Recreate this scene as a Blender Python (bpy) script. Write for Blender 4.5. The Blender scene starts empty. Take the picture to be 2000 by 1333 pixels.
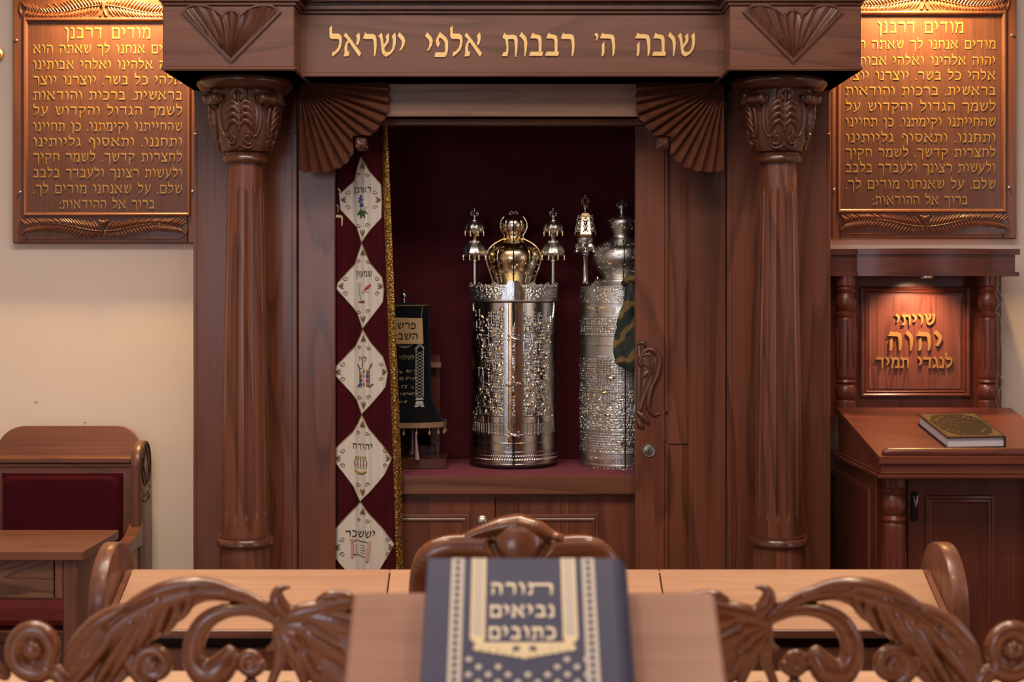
import bpy, bmesh, math, random
import numpy as np
from mathutils import Matrix, Vector
PI = math.pi
C = bpy.context.scene.collection
SC = bpy.context.scene

# ------------------------------------------------------------------ camera, world, lights, exposure
F = 2745.0            # focal length in pixels of the 2000 px wide frame
CAMY, CZ, HZ = -4.5, 1.5, 578.0
cam = bpy.data.cameras.new('camera'); co = bpy.data.objects.new('camera', cam); C.objects.link(co)
co.location = (0, CAMY, CZ); co.rotation_euler = (PI/2, 0, 0)
cam.sensor_width = 36; cam.lens = F*36/2000; cam.shift_y = -(666.5-HZ)/2000
cam.clip_start = .05
cam.dof.use_dof = True; cam.dof.focus_distance = 4.62; cam.dof.aperture_fstop = 6.3
SC.camera = co
SC.view_settings.view_transform = 'Standard'; SC.view_settings.look = 'None'
SC.view_settings.gamma = 1; SC.view_settings.use_curve_mapping = False
SC.view_settings.exposure = 0.0
SC.cycles.use_denoising = True
SC.cycles.max_bounces = 8; SC.cycles.sample_clamp_indirect = 6
wd = bpy.data.worlds.new('world'); SC.world = wd; wd.use_nodes = True
wd.node_tree.nodes['Background'].inputs[0].default_value = (.60, .55, .52, 1)
wd.node_tree.nodes['Background'].inputs[1].default_value = .12

def area(name, loc, rot, sx, sy, power, col):
    l = bpy.data.lights.new(name, 'AREA'); l.shape = 'RECTANGLE'; l.size = sx; l.size_y = sy; l.energy = power; l.color = col
    o = bpy.data.objects.new(name, l); o.location = loc; o.rotation_euler = rot; C.objects.link(o); return o
def spot(name, loc, target, power, col, angle, blend=.6, size=.03):
    l = bpy.data.lights.new(name, 'SPOT'); l.energy = power; l.color = col; l.spot_size = math.radians(angle); l.spot_blend = blend
    l.shadow_soft_size = size
    o = bpy.data.objects.new(name, l); o.location = loc
    o.rotation_euler = (Vector(target)-Vector(loc)).to_track_quat('-Z', 'Y').to_euler(); C.objects.link(o); return o
WARM = (1, .70, .42); YEL = (1, .62, .23); COOL = (.80, .86, 1.0)
area('ceiling_panel', (-.2, -2.1, 3.22), (0, 0, 0), 2.6, .8, 68, (1, .84, .70))
area('ceiling_panel_rear', (0, -5.0, 3.22), (0, 0, 0), 3.6, 1.2, 16, (1, .86, .74))
area('window_daylight', (-1.6, -6.9, 1.75), (PI/2, 0, 0), 1.6, 1.3, 34, COOL)
area('side_window_daylight', (3.1, -3.4, 1.9), (0, PI/2, 0), 1.2, 1.4, 10, COOL)
for sx in (-1, 1):
    spot('picture_light', (sx*1.32-.03*(sx < 0)+.05, .13, 2.68), (sx*1.32, .29, 2.2), 135, YEL, 150, 1.0, .04)
    for yy in (-1.7, -3.3):
        spot('downlight', (sx*.85, yy, 3.2), (sx*.85, yy+.15, 0), 40, WARM, 100, .6, .035)
spot('lectern_light', (1.33, .015, 1.555), (1.33, .14, 1.36), 14, (1, .62, .38), 112, .9, .012)

def W(px, py, Y):
    d = Y-CAMY
    return ((px-1000)*d/F, Y, CZ-(py-HZ)*d/F)
def wx(px, Y): return (px-1000)*(Y-CAMY)/F
def wz(py, Y): return CZ-(py-HZ)*(Y-CAMY)/F

# ------------------------------------------------------------------ mesh collecting
class MB:
    def __init__(s): s.v = []; s.f = []; s.m = []
    def add(s, vs, fs, mat=0):
        n = len(s.v); s.v.extend([tuple(float(c) for c in p) for p in vs])
        s.f.extend([tuple(i+n for i in f) for f in fs]); s.m.extend([mat]*len(fs)); return s
    def box(s, x0, x1, y0, y1, z0, z1, b=.003, mat=0):
        if x1 < x0: x0, x1 = x1, x0
        if y1 < y0: y0, y1 = y1, y0
        if z1 < z0: z0, z1 = z1, z0
        b = min(b, (x1-x0)*.45, (y1-y0)*.45, (z1-z0)*.45)
        lo = (x0, y0, z0); hi = (x1, y1, z1); vs = []; idx = {}
        for sg in [(i, j, k) for i in (0, 1) for j in (0, 1) for k in (0, 1)]:
            for ax in range(3):
                p = []
                for a in range(3):
                    e = hi[a] if sg[a] else lo[a]; q = 0 if a == ax else b
                    p.append(e-q if sg[a] else e+q)
                idx[(sg, ax)] = len(vs); vs.append(p)
        fs = []
        for ax in range(3):
            a, c = [i for i in range(3) if i != ax]
            for sv in (0, 1):
                q = []
                for (u, w) in ((0, 0), (1, 0), (1, 1), (0, 1)):
                    sg = [0, 0, 0]; sg[ax] = sv; sg[a] = u; sg[c] = w; q.append(idx[(tuple(sg), ax)])
                fs.append(q)
            for u in (0, 1):
                for w in (0, 1):
                    g0 = [0, 0, 0]; g0[a] = u; g0[c] = w; g1 = list(g0); g1[ax] = 1; g0 = tuple(g0); g1 = tuple(g1)
                    fs.append([idx[(g0, a)], idx[(g0, c)], idx[(g1, c)], idx[(g1, a)]])
        for sg in [(i, j, k) for i in (0, 1) for j in (0, 1) for k in (0, 1)]:
            fs.append([idx[(sg, 0)], idx[(sg, 1)], idx[(sg, 2)]])
        return s.add(vs, fs, mat)
    def prism(s, poly, mapf, h0, h1, mat=0):
        n = len(poly)
        vs = [mapf(u, v, h0) for u, v in poly]+[mapf(u, v, h1) for u, v in poly]
        fs = [list(range(n-1, -1, -1)), list(range(n, 2*n))]+[[i, (i+1) % n, n+(i+1) % n, n+i] for i in range(n)]
        return s.add(vs, fs, mat)
    def lathe(s, prof, c=(0, 0, 0), n=32, mat=0, rf=None, cap=True):
        vs = []; fs = []; k = len(prof)
        for i in range(n):
            a = 2*PI*i/n
            for r, z in prof:
                rr = r*(rf(a, z) if rf else 1)
                vs.append((c[0]+rr*math.cos(a), c[1]+rr*math.sin(a), c[2]+z))
        for i in range(n):
            j = (i+1) % n
            for q in range(k-1): fs.append([i*k+q, j*k+q, j*k+q+1, i*k+q+1])
        if cap:
            fs.append([i*k for i in range(n)][::-1]); fs.append([i*k+k-1 for i in range(n)])
        return s.add(vs, fs, mat)
    def sweep(s, pts, rad, n=8, mat=0, flat=1.0, closed=False):
        pts = [Vector(p) for p in pts]; m = len(pts)
        if not hasattr(rad, '__len__'): rad = [rad]*m
        vs = []; fs = []; up = None
        for i in range(m):
            if closed: t = pts[(i+1) % m]-pts[i-1]
            else: t = pts[min(i+1, m-1)]-pts[max(i-1, 0)]
            if t.length < 1e-9: t = Vector((0, 0, 1))
            t.normalize()
            if up is None:
                up = Vector((0, 1, 0)) if abs(t.y) < .9 else Vector((1, 0, 0))
            up = up-t*up.dot(t)
            if up.length < 1e-6: up = t.orthogonal()
            up.normalize(); sd = t.cross(up)
            for q in range(n):
                a = 2*PI*q/n; vs.append(pts[i]+(sd*math.cos(a)+up*(math.sin(a)*flat))*rad[i])
        for i in range(m if closed else m-1):
            j = (i+1) % m
            for q in range(n):
                w = (q+1) % n; fs.append([i*n+q, i*n+w, j*n+w, j*n+q])
        if not closed:
            fs.append(list(range(n))[::-1]); fs.append([(m-1)*n+q for q in range(n)])
        return s.add(vs, fs, mat)
    def grid(s, f, nu, nv, mat=0, cu=False):
        vs = [f(i/(nu if cu else nu-1), j/(nv-1)) for i in range(nu) for j in range(nv)]; fs = []
        for i in range(nu if cu else nu-1):
            k = (i+1) % nu
            for j in range(nv-1): fs.append([i*nv+j, k*nv+j, k*nv+j+1, i*nv+j+1])
        return s.add(vs, fs, mat)
    def ball(s, c, r, n=10, mat=0, sz=1.0):
        pr = [(r*math.sin(PI*i/n), -r*sz*math.cos(PI*i/n)) for i in range(n+1)]; pr[0] = (r*.02, pr[0][1]); pr[-1] = (r*.02, pr[-1][1])
        return s.lathe(pr, c, 2*n, mat)
    def frame(s, x0, x1, z0, z1, y, prof, mat=0):
        # mitred moulding round a rectangle on the plane Y=y; prof = [(inset from outer edge, height out of plane)]
        vs = []; fs = []; k = len(prof)
        for cx, cz, sx, sz in ((x0, z0, 1, 1), (x1, z0, -1, 1), (x1, z1, -1, -1), (x0, z1, 1, -1)):
            for a, h in prof: vs.append((cx+sx*a, y-h, cz+sz*a))
        for i in range(4):
            j = (i+1) % 4
            for q in range(k-1): fs.append([i*k+q, j*k+q, j*k+q+1, i*k+q+1])
        return s.add(vs, fs, mat)
    def build(s, name, mats, parent=None, sharp=35, smooth=True):
        me = bpy.data.meshes.new(name); me.from_pydata(s.v, [], s.f)
        if not isinstance(mats, (list, tuple)): mats = [mats]
        for m in mats: me.materials.append(m)
        me.polygons.foreach_set('material_index', s.m)
        bm = bmesh.new(); bm.from_mesh(me); bmesh.ops.recalc_face_normals(bm, faces=bm.faces)
        lim = math.radians(sharp)
        for f in bm.faces: f.smooth = smooth
        for e in bm.edges:
            if len(e.link_faces) == 2 and e.calc_face_angle(0) > lim: e.smooth = False
        bm.to_mesh(me); bm.free()
        o = bpy.data.objects.new(name, me); C.objects.link(o)
        if parent is not None:
            o.parent = parent; o.matrix_parent_inverse = Matrix.Translation(-WL[parent.name])
        WL[o.name] = Vector((0, 0, 0)); return o
WL = {}
def thing(name, loc, label, cat, group=None):
    o = bpy.data.objects.new(name, None); C.objects.link(o); o.location = loc; o.empty_display_size = .05
    WL[o.name] = Vector(loc); return tag(o, label, cat, group)
def tag(o, label, cat, group=None):
    o['label'] = label; o['category'] = cat; o['kind'] = 'thing'
    if group: o['group'] = group
    return o
def struct(o): o['kind'] = 'structure'; return o

def relief(mb, strokes, mapf, cell, grooves=(), both=False, mat=0, base=0.0):
    """carved relief: union of round strokes [(pts, radii, hs)], mapped by mapf(u, v, h)"""
    allp = np.array([(p[0], p[1]) for st in strokes for p in st[0]]); mr = max(max(np.atleast_1d(st[1])) for st in strokes)
    u0, v0 = allp.min(0)-mr-2*cell; u1, v1 = allp.max(0)+mr+2*cell
    nu = int((u1-u0)/cell)+1; nv = int((v1-v0)/cell)+1
    U = u0+np.arange(nu)*cell; V = v0+np.arange(nv)*cell
    phi = np.full((nu, nv), 1e3); H = np.zeros((nu, nv))
    def each(pts, rad, fn, padf=1.0):
        pts = np.array(pts, float); rad = np.broadcast_to(np.array(rad, float), (len(pts),))
        for i in range(len(pts)-1 if len(pts) > 1 else 1):
            a = pts[i]; b = pts[min(i+1, len(pts)-1)]; ra, rb = rad[i], rad[min(i+1, len(pts)-1)]
            m = max(ra, rb)*padf+3*cell
            i0 = max(int((min(a[0], b[0])-m-u0)/cell), 0); i1 = min(int((max(a[0], b[0])+m-u0)/cell)+2, nu)
            j0 = max(int((min(a[1], b[1])-m-v0)/cell), 0); j1 = min(int((max(a[1], b[1])+m-v0)/cell)+2, nv)
            if i1 <= i0 or j1 <= j0: continue
            X, Y = np.meshgrid(U[i0:i1], V[j0:j1], indexing='ij'); dx, dy = b-a; L = dx*dx+dy*dy
            t = np.clip(((X-a[0])*dx+(Y-a[1])*dy)/L, 0, 1) if L > 1e-14 else np.zeros_like(X)
            d = np.hypot(X-a[0]-t*dx, Y-a[1]-t*dy); fn((slice(i0, i1), slice(j0, j1)), d, ra+(rb-ra)*t)
    for st in strokes:
        hs = st[2] if len(st) > 2 else 1.0
        def fn(sl, d, r, hs=hs):
            phi[sl] = np.minimum(phi[sl], d-r); H[sl] = np.maximum(H[sl], hs*np.sqrt(np.clip(r*r-d*d, 0, None)))
        each(st[0], st[1], fn)
    for pts, r, dep in grooves:
        def fg(sl, d, r, dep=dep): H[sl] = np.maximum(H[sl]-dep*np.exp(-(d/r)**2), H[sl]*.15)
        each(pts, r, fg, 2.0)
    ins = phi <= 0; H[~ins] = 0
    cells = ins[:-1, :-1] | ins[1:, :-1] | ins[:-1, 1:] | ins[1:, 1:]
    gu, gv = np.gradient(phi, cell); X, Y = np.meshgrid(U, V, indexing='ij'); X = X.copy(); Y = Y.copy()
    out = ~ins & (phi < 2*cell)
    X[out] -= (phi*gu)[out]; Y[out] -= (phi*gv)[out]
    used = np.zeros_like(ins)
    for a in (0, 1):
        for b in (0, 1): used[a:nu-1+a, b:nv-1+b] |= cells
    ids = -np.ones((nu, nv), int); k = np.argwhere(used); ids[used] = np.arange(len(k))
    vs = [mapf(X[i, j], Y[i, j], base+H[i, j]) for i, j in k]
    fs = [(ids[i, j], ids[i+1, j], ids[i+1, j+1], ids[i, j+1]) for i, j in np.argwhere(cells)]
    if both:
        idb = ids.copy(); n = len(vs)
        for i, j in k:
            if ins[i, j]: idb[i, j] = n; n += 1; vs.append(mapf(X[i, j], Y[i, j], -H[i, j]))
        fs += [(idb[i, j], idb[i, j+1], idb[i+1, j+1], idb[i+1, j]) for i, j in np.argwhere(cells)]
    return mb.add(vs, fs, mat)
def spiral(cx, cy, r0, r1, a0, turns, n=40):
    return [(cx+(r0+(r1-r0)*t)*math.cos(a0+turns*2*PI*t), cy+(r0+(r1-r0)*t)*math.sin(a0+turns*2*PI*t)) for t in [i/n for i in range(n+1)]]
def curve(pts, n=8):
    """Catmull-Rom through points of any length (interpolates all components)"""
    P = [pts[0]]+list(pts)+[pts[-1]]; o = []
    for i in range(1, len(P)-2):
        for q in range(n):
            t = q/n
            o.append(tuple(.5*(2*b+(c-a)*t+(2*a-5*b+4*c-d)*t*t+(3*b-a-3*c+d)*t**3) for a, b, c, d in zip(P[i-1], P[i], P[i+1], P[i+2])))
    o.append(tuple(pts[-1])); return o
def stroke(pts, hs=1.0, n=5):
    c = curve(pts, n); return ([(p[0], p[1]) for p in c], [max(p[2], 1e-4) for p in c], hs)

# ------------------------------------------------------------------ materials
def mat(name): 
    m = bpy.data.materials.new(name); m.use_nodes = True; nt = m.node_tree
    return m, nt, nt.nodes['Principled BSDF']
def plain(name, col, rough=.5, metal=0, **kw):
    m, nt, b = mat(name); b.inputs['Base Color'].default_value = (*col, 1); b.inputs['Roughness'].default_value = rough; b.inputs['Metallic'].default_value = metal
    for k, v in kw.items(): b.inputs[k.replace('_', ' ')].default_value = v
    return m
def N(nt, t, **kw):
    n = nt.nodes.new(t)
    for k, v in kw.items():
        if k in n.inputs: n.inputs[k].default_value = v
        else: setattr(n, k, v)
    return n
def ramp(nt, stops):
    r = nt.nodes.new('ShaderNodeValToRGB'); e = r.color_ramp.elements
    while len(e) < len(stops): e.new(.5)
    for q, (p, c) in zip(e, stops): q.position = p; q.color = (*c, 1)
    return r
def bump(nt, b, sock, strength, dist=.002):
    n = N(nt, 'ShaderNodeBump', Strength=strength, Distance=dist); nt.links.new(sock, n.inputs['Height']); nt.links.new(n.outputs[0], b.inputs['Normal']); return n
def wood(name, dark, light, axis='Z', rough=.36, coat=.22, rings=9., coatr=.18, bands=.55, stretch=1.0, cross=4.2):
    m, nt, b = mat(name); L = nt.links.new
    tc = N(nt, 'ShaderNodeTexCoord'); oi = N(nt, 'ShaderNodeObjectInfo')
    off = N(nt, 'ShaderNodeVectorMath', operation='SCALE'); L(oi.outputs['Random'], off.inputs['Scale']); off.inputs[0].default_value = (7.3, 11.1, 5.7)
    ad = N(nt, 'ShaderNodeVectorMath', operation='ADD'); L(tc.outputs['Object'], ad.inputs[0]); L(off.outputs[0], ad.inputs[1])
    def mp(a, c):
        s = {'X': (a, c, c), 'Y': (c, a, c), 'Z': (c, c, a)}[axis]
        q = N(nt, 'ShaderNodeMapping'); q.inputs['Scale'].default_value = s; L(ad.outputs[0], q.inputs[0]); return q
    n1 = N(nt, 'ShaderNodeTexNoise', Scale=1.0, Detail=2.5, Roughness=.45, Distortion=.5); L(mp(.55*stretch, cross).outputs[0], n1.inputs['Vector'])
    mu = N(nt, 'ShaderNodeMath', operation='MULTIPLY'); mu.inputs[1].default_value = rings; L(n1.outputs[0], mu.inputs[0])
    fr = N(nt, 'ShaderNodeMath', operation='FRACT'); L(mu.outputs[0], fr.inputs[0])
    r1 = ramp(nt, [(0, (.25,)*3), (.12, (.75,)*3), (.7, (.6,)*3), (1, (.25,)*3)]); L(fr.outputs[0], r1.inputs[0])
    n2 = N(nt, 'ShaderNodeTexNoise', Scale=1.0, Detail=3.0, Roughness=.6); L(mp(2.2, 120).outputs[0], n2.inputs['Vector'])
    n3 = N(nt, 'ShaderNodeTexNoise', Scale=1.0, Detail=1.0); L(mp(.8, 3.0).outputs[0], n3.inputs['Vector'])
    m1 = N(nt, 'ShaderNodeMix', data_type='FLOAT'); m1.inputs[0].default_value = bands; L(n2.outputs[0], m1.inputs[2]); L(r1.outputs[0], m1.inputs[3])
    m2 = N(nt, 'ShaderNodeMix', data_type='FLOAT'); m2.inputs[0].default_value = .35; L(m1.outputs[0], m2.inputs[2]); L(n3.outputs[0], m2.inputs[3])
    cr = ramp(nt, [(.33, dark), (.69, light)]); L(m2.outputs[0], cr.inputs[0]); L(cr.outputs[0], b.inputs['Base Color'])
    b.inputs['Roughness'].default_value = rough; b.inputs['Coat Weight'].default_value = coat; b.inputs['Coat Roughness'].default_value = coatr
    bump(nt, b, n2.outputs[0], .05, .001)
    return m
def velvet(name, col, sheen=.6, tint=(1, .4, .45), rough=.85):
    m, nt, b = mat(name); L = nt.links.new
    tc = N(nt, 'ShaderNodeTexCoord'); n = N(nt, 'ShaderNodeTexNoise', Scale=14., Detail=4.); L(tc.outputs['Object'], n.inputs['Vector'])
    r = ramp(nt, [(.3, tuple(c*.88 for c in col)), (.7, tuple(c*1.1 for c in col))]); L(n.outputs[0], r.inputs[0]); L(r.outputs[0], b.inputs['Base Color'])
    b.inputs['Roughness'].default_value = rough; b.inputs['Sheen Weight'].default_value = sheen; b.inputs['Sheen Tint'].default_value = (*tint, 1); b.inputs['Sheen Roughness'].default_value = .35
    b.inputs['Specular IOR Level'].default_value = .15
    n2 = N(nt, 'ShaderNodeTexNoise', Scale=900., Detail=1.); L(tc.outputs['Object'], n2.inputs['Vector']); bump(nt, b, n2.outputs[0], .25, .001)
    return m
def metal(name, col, rough, scale=160., strength=.25, dist=.002, patch=None):
    m, nt, b = mat(name); L = nt.links.new; b.inputs['Metallic'].default_value = 1
    tc = N(nt, 'ShaderNodeTexCoord'); n = N(nt, 'ShaderNodeTexNoise', Scale=scale, Detail=3., Distortion=.6); L(tc.outputs['Object'], n.inputs['Vector'])
    if strength: bump(nt, b, n.outputs[0], strength, dist)
    n2 = N(nt, 'ShaderNodeTexNoise', Scale=22., Detail=3.); L(tc.outputs['Object'], n2.inputs['Vector'])
    r = ramp(nt, [(.42, col), (.62, patch or tuple(c*.75 for c in col))]); L(n2.outputs[0], r.inputs[0]); L(r.outputs[0], b.inputs['Base Color'])
    b.inputs['Roughness'].default_value = rough; return m

MW = dict(
    arkv=wood('walnut_stain_vertical', (.070, .020, .010), (.215, .072, .037), 'Z'),
    arkh=wood('walnut_stain_horizontal', (.095, .032, .018), (.215, .085, .050), 'X'),
    lint=wood('pale_walnut_lintel', (.13, .060, .034), (.25, .135, .082), 'X'),
    carve=wood('carved_walnut', (.055, .017, .009), (.13, .045, .024), 'Z', rough=.28, coat=.5, bands=.3),
    fan=wood('fan_walnut', (.060, .018, .010), (.165, .060, .034), 'Z', rough=.3, coat=.4, bands=.3),
    plaq=wood('plaque_panel_wood', (.058, .020, .012), (.112, .044, .027), 'Z', bands=.25),
    plaqf=wood('plaque_frame_wood', (.088, .028, .014), (.160, .058, .030), 'Z', bands=.3),
    mah=wood('red_mahogany_vertical', (.060, .012, .007), (.16, .036, .020), 'Z', rough=.36, coat=.15, bands=.45),
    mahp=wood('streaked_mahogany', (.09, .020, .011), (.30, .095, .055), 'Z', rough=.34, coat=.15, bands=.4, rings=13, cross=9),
    mahh=wood('red_mahogany_horizontal', (.075, .017, .009), (.18, .046, .026), 'X', rough=.36, coat=.15, bands=.45),
    pew=wood('pew_brown_wood', (.10, .035, .020), (.22, .085, .048), 'X', bands=.45),
    pewv=wood('pew_brown_upright', (.10, .035, .020), (.22, .085, .048), 'Z', bands=.45),
    oak=wood('grained_panel_wood', (.06, .026, .014), (.20, .095, .052), 'X', rings=11, bands=.85, stretch=2.6, cross=9),
    lid=wood('honey_lid_wood', (.34, .18, .11), (.47, .27, .175), 'X', rough=.35, bands=.3),
    peach=wood('pale_table_wood', (.50, .31, .20), (.62, .42, .29), 'X', rough=.35, bands=.25),
    stand=wood('rose_beech_wood', (.27, .135, .10), (.36, .20, .155), 'X', rough=.3, bands=.3),
    crest=wood('crest_carving_wood', (.075, .021, .008), (.18, .060, .024), 'X', rough=.26, coat=.5, bands=.3),
)
GOLD = metal('gold_leaf', (.82, .52, .17), .34, 60, .05)
GOLDP = plain('gilt_paint', (.42, .26, .075), .42, .45)
LETGOLD = plain('gilded_letter', (.88, .60, .24), .38, .35)
SILV = metal('chased_silver', (.66, .66, .66), .20, 260, .3, .0012, (.62, .57, .48))
SILV2 = metal('bright_silver', (.76, .755, .74), .33, 300, .5, .0012, (.70, .67, .60))
SGOLD = metal('gilt_silver', (.80, .58, .28), .2, 120, .25, .0012, (.75, .70, .62))
COPP = metal('polished_copper_strip', (.72, .42, .24), .2, 90, .08)
STEEL = plain('brushed_steel', (.45, .42, .39), .32, 1)
DARK = plain('black_gap', (.006, .004, .004), .8)
BURG = velvet('burgundy_velvet', (.052, .0025, .008), .4)
NICHE = velvet('niche_velvet', (.088, .012, .018), .25)
CARP = velvet('plum_carpet', (.18, .030, .045), .35)
SEATV = velvet('crimson_velvet', (.055, .002, .007), .4)
BLACKV = velvet('black_velvet', (.006, .006, .008), .06, (.7, .7, 1))
SATIN, _nt, _b = mat('ivory_satin'); _b.inputs['Base Color'].default_value = (.66, .61, .55, 1); _b.inputs['Roughness'].default_value = .38; _b.inputs['Sheen Weight'].default_value = .3
WALL, _nt, _b = mat('cream_wall_paint')
_tc = N(_nt, 'ShaderNodeTexCoord'); _n = N(_nt, 'ShaderNodeTexNoise', Scale=3., Detail=4.); _nt.links.new(_tc.outputs['Object'], _n.inputs['Vector'])
_r = ramp(_nt, [(.3, (.82, .725, .64)), (.7, (.86, .76, .68))]); _nt.links.new(_n.outputs[0], _r.inputs[0]); _nt.links.new(_r.outputs[0], _b.inputs['Base Color']); _b.inputs['Roughness'].default_value = .7
_n2 = N(_nt, 'ShaderNodeTexNoise', Scale=120., Detail=2.); _nt.links.new(_tc.outputs['Object'], _n2.inputs['Vector']); bump(_nt, _b, _n2.outputs[0], .06, .002)
BRAID, _nt, _b = mat('gold_braid')
_tc = N(_nt, 'ShaderNodeTexCoord'); _v = N(_nt, 'ShaderNodeTexVoronoi', Scale=170.); _nt.links.new(_tc.outputs['Object'], _v.inputs['Vector'])
_r = ramp(_nt, [(.1, (.72, .46, .12)), (.55, (.16, .075, .012))]); _nt.links.new(_v.outputs['Distance'], _r.inputs[0]); _nt.links.new(_r.outputs[0], _b.inputs['Base Color'])
_b.inputs['Metallic'].default_value = .6; _b.inputs['Roughness'].default_value = .35; bump(_nt, _b, _v.outputs['Distance'], .9, .003)
EMB = plain('bronze_embroidery', (.22, .15, .06), .5, .3)
EMBK = plain('dark_thread', (.05, .04, .03), .6)
EMBW = plain('silver_thread', (.45, .44, .42), .5, .2)

# ------------------------------------------------------------------ Hebrew letter outlines (100 = letter height)
def _p(s): 
    a = [float(q) for q in s.split()]; return list(zip(a[::2], a[1::2]))
HE1 = '0 76 11 100 18 94 48 93 60 88 65 75 67 39 64 13 58 0 55 1 55 39 52 63 48 74 38 75'
GL = {
 'ש': (77, ['0 85 13 99 18 92 23 58 28 25 36 17 23 5 17 14 12 54 8 77', '59 85 74 101 77 82 76 51 70 30 57 13 45 4 33 -1 22 6 21 20 35 18 50 20 60 32 64 51 64 73', '32 85 47 99 48 73 44 58 33 44 27 35 23 42 24 49 33 61 36 73']),
 'ו': (35, ['0 86 10 103 17 94 31 80 35 58 32 25 26 1 22 0 23 25 21 58 17 70 5 82']),
 'ב': (63, ['6 76 16 100 23 94 40 91 52 86 56 70 55 18 43 18 43 58 40 71 31 75', '0 3 8 20 63 20 58 2']),
 'ה': (67, [HE1, '9 51 20 63 20 20 17 6 10 0 7 1 9 20']),
 'ח': (67, [HE1, '9 78 20 78 20 20 17 6 10 0 7 1 9 20']),
 "'": (17, ['0 88 4 97 10 98 16 92 17 82 13 72 6 65 4 67 9 75 8 84']),
 'ר': (60, ['0 76 10 101 17 94 44 94 55 88 59 75 60 45 57 15 52 0 48 2 49 45 46 66 42 73 8 73']),
 'ת': (69, ['2 82 12 100 19 90 52 91 64 86 69 71 68 39 65 13 61 -2 57 -1 57 39 54 68 50 73 14 72 5 76', '12 75 26 73 28 51 28 20 23 1 0 1 6 17 18 18 20 39 17 61']),
 'א': (78, ['1 86 9 100 16 93 78 13 69 -1 64 4 15 73', '19 70 27 63 18 53 16 36 18 21 26 20 22 2 0 0 4 13 4 40 10 57', '54 86 67 101 72 89 71 70 67 55 60 46 55 54 59 70 57 81']),
 'ל': (57, ['1 118 13 130 14 96 44 95 54 87 57 68 54 45 46 26 31 11 13 -2 14 17 27 22 39 36 45 53 45 70 39 73 10 73 2 83 3 109']),
 'פ': (60, ['24 103 38 91 53 79 60 64 60 32 56 11 47 -2 0 -2 4 17 43 17 47 23 46 57 40 68 28 78 20 78 18 68 24 55 17 37 10 47 6 66 11 79 17 89']),
 'ף': (60, ['24 103 38 91 53 79 60 64 60 0 55 -34 49 -30 47 20 46 57 40 68 28 78 20 78 18 68 24 55 17 37 10 47 6 66 11 79 17 89']),
 'י': (34, ['0 86 9 102 29 81 34 66 30 47 20 30 13 24 8 25 17 40 20 60 16 70']),
 'מ': (68, ['14 66 27 94 56 93 65 86 68 74 68 0 34 0 38 17 55 17 55 70 50 76 34 75 26 68', '0 84 9 101 22 76 26 62 18 30 14 0 3 0 4 14 12 50 12 68']),
 'ם': (68, ['0 76 9 100 16 94 58 93 66 86 68 74 68 0 56 0 56 72 52 76', '6 76 17 76 16 17 57 17 57 0 5 0']),
 'ד': (66, ['0 76 10 101 17 94 66 93 61 75', '46 78 58 78 57 20 52 0 46 0 47 40']),
 'ך': (61, ['0 76 10 101 17 94 46 94 57 88 61 75 60 0 55 -34 49 -30 49 66 44 74']),
 'נ': (36, ['4 84 13 102 28 88 34 74 34 0 0 0 5 17 22 17 22 68 18 76']),
 'ן': (34, ['0 86 10 103 17 94 30 82 34 62 31 -10 24 -34 19 -32 21 58 17 70']),
 'צ': (65, ['0 86 9 101 18 92 62 17 62 0 0 0 5 17 42 17 8 80', '46 88 60 101 65 88 62 66 50 48 38 42 36 50 48 62 52 76']),
 'כ': (61, ['4 78 10 99 18 93 38 92 54 82 61 62 61 30 54 10 40 0 2 0 6 17 36 17 46 26 48 44 48 56 42 70 32 75']),
 'ס': (70, ['0 78 9 100 16 93 56 92 66 82 70 60 64 30 50 8 36 0 32 16 44 22 54 38 57 60 54 72 48 76', '8 78 20 76 18 50 24 28 34 17 36 0 22 8 10 28 6 54']),
 'ג': (44, ['6 86 15 102 30 86 35 68 36 30 44 2 33 0 26 22 24 60 18 74', '26 36 30 22 12 0 0 0 4 12']),
 'ק': (66, ['0 78 9 100 16 93 56 92 65 82 66 66 54 42 32 20 26 26 44 46 53 64 50 75', '9 52 20 58 20 -10 16 -34 8 -30 9 0']),
 'ע': (65, ['46 86 60 101 65 86 62 56 48 26 24 0 0 -16 2 -2 24 18 42 40 51 60 51 76', '2 86 12 101 20 90 26 60 32 26 24 14 18 30 12 64 8 78']),
 'ז': (38, ['0 78 6 92 13 100 22 92 38 96 36 80 27 77 29 40 26 10 19 0 15 2 17 40 14 72']),
 'ץ': (62, ['0 86 9 101 18 92 34 62 36 -6 32 -30 26 -34 24 -28 24 58 8 80', '40 88 54 101 59 88 56 68 44 52 34 46 32 54 42 64 46 76']),
 '.': (14, ['0 0 14 0 14 17 0 17']),
 ':': (14, ['0 0 14 0 14 17 0 17', '0 50 14 50 14 67 0 67']),
}
GLP = {k: (w, [_p(q) for q in ps]) for k, (w, ps) in GL.items()}
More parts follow.
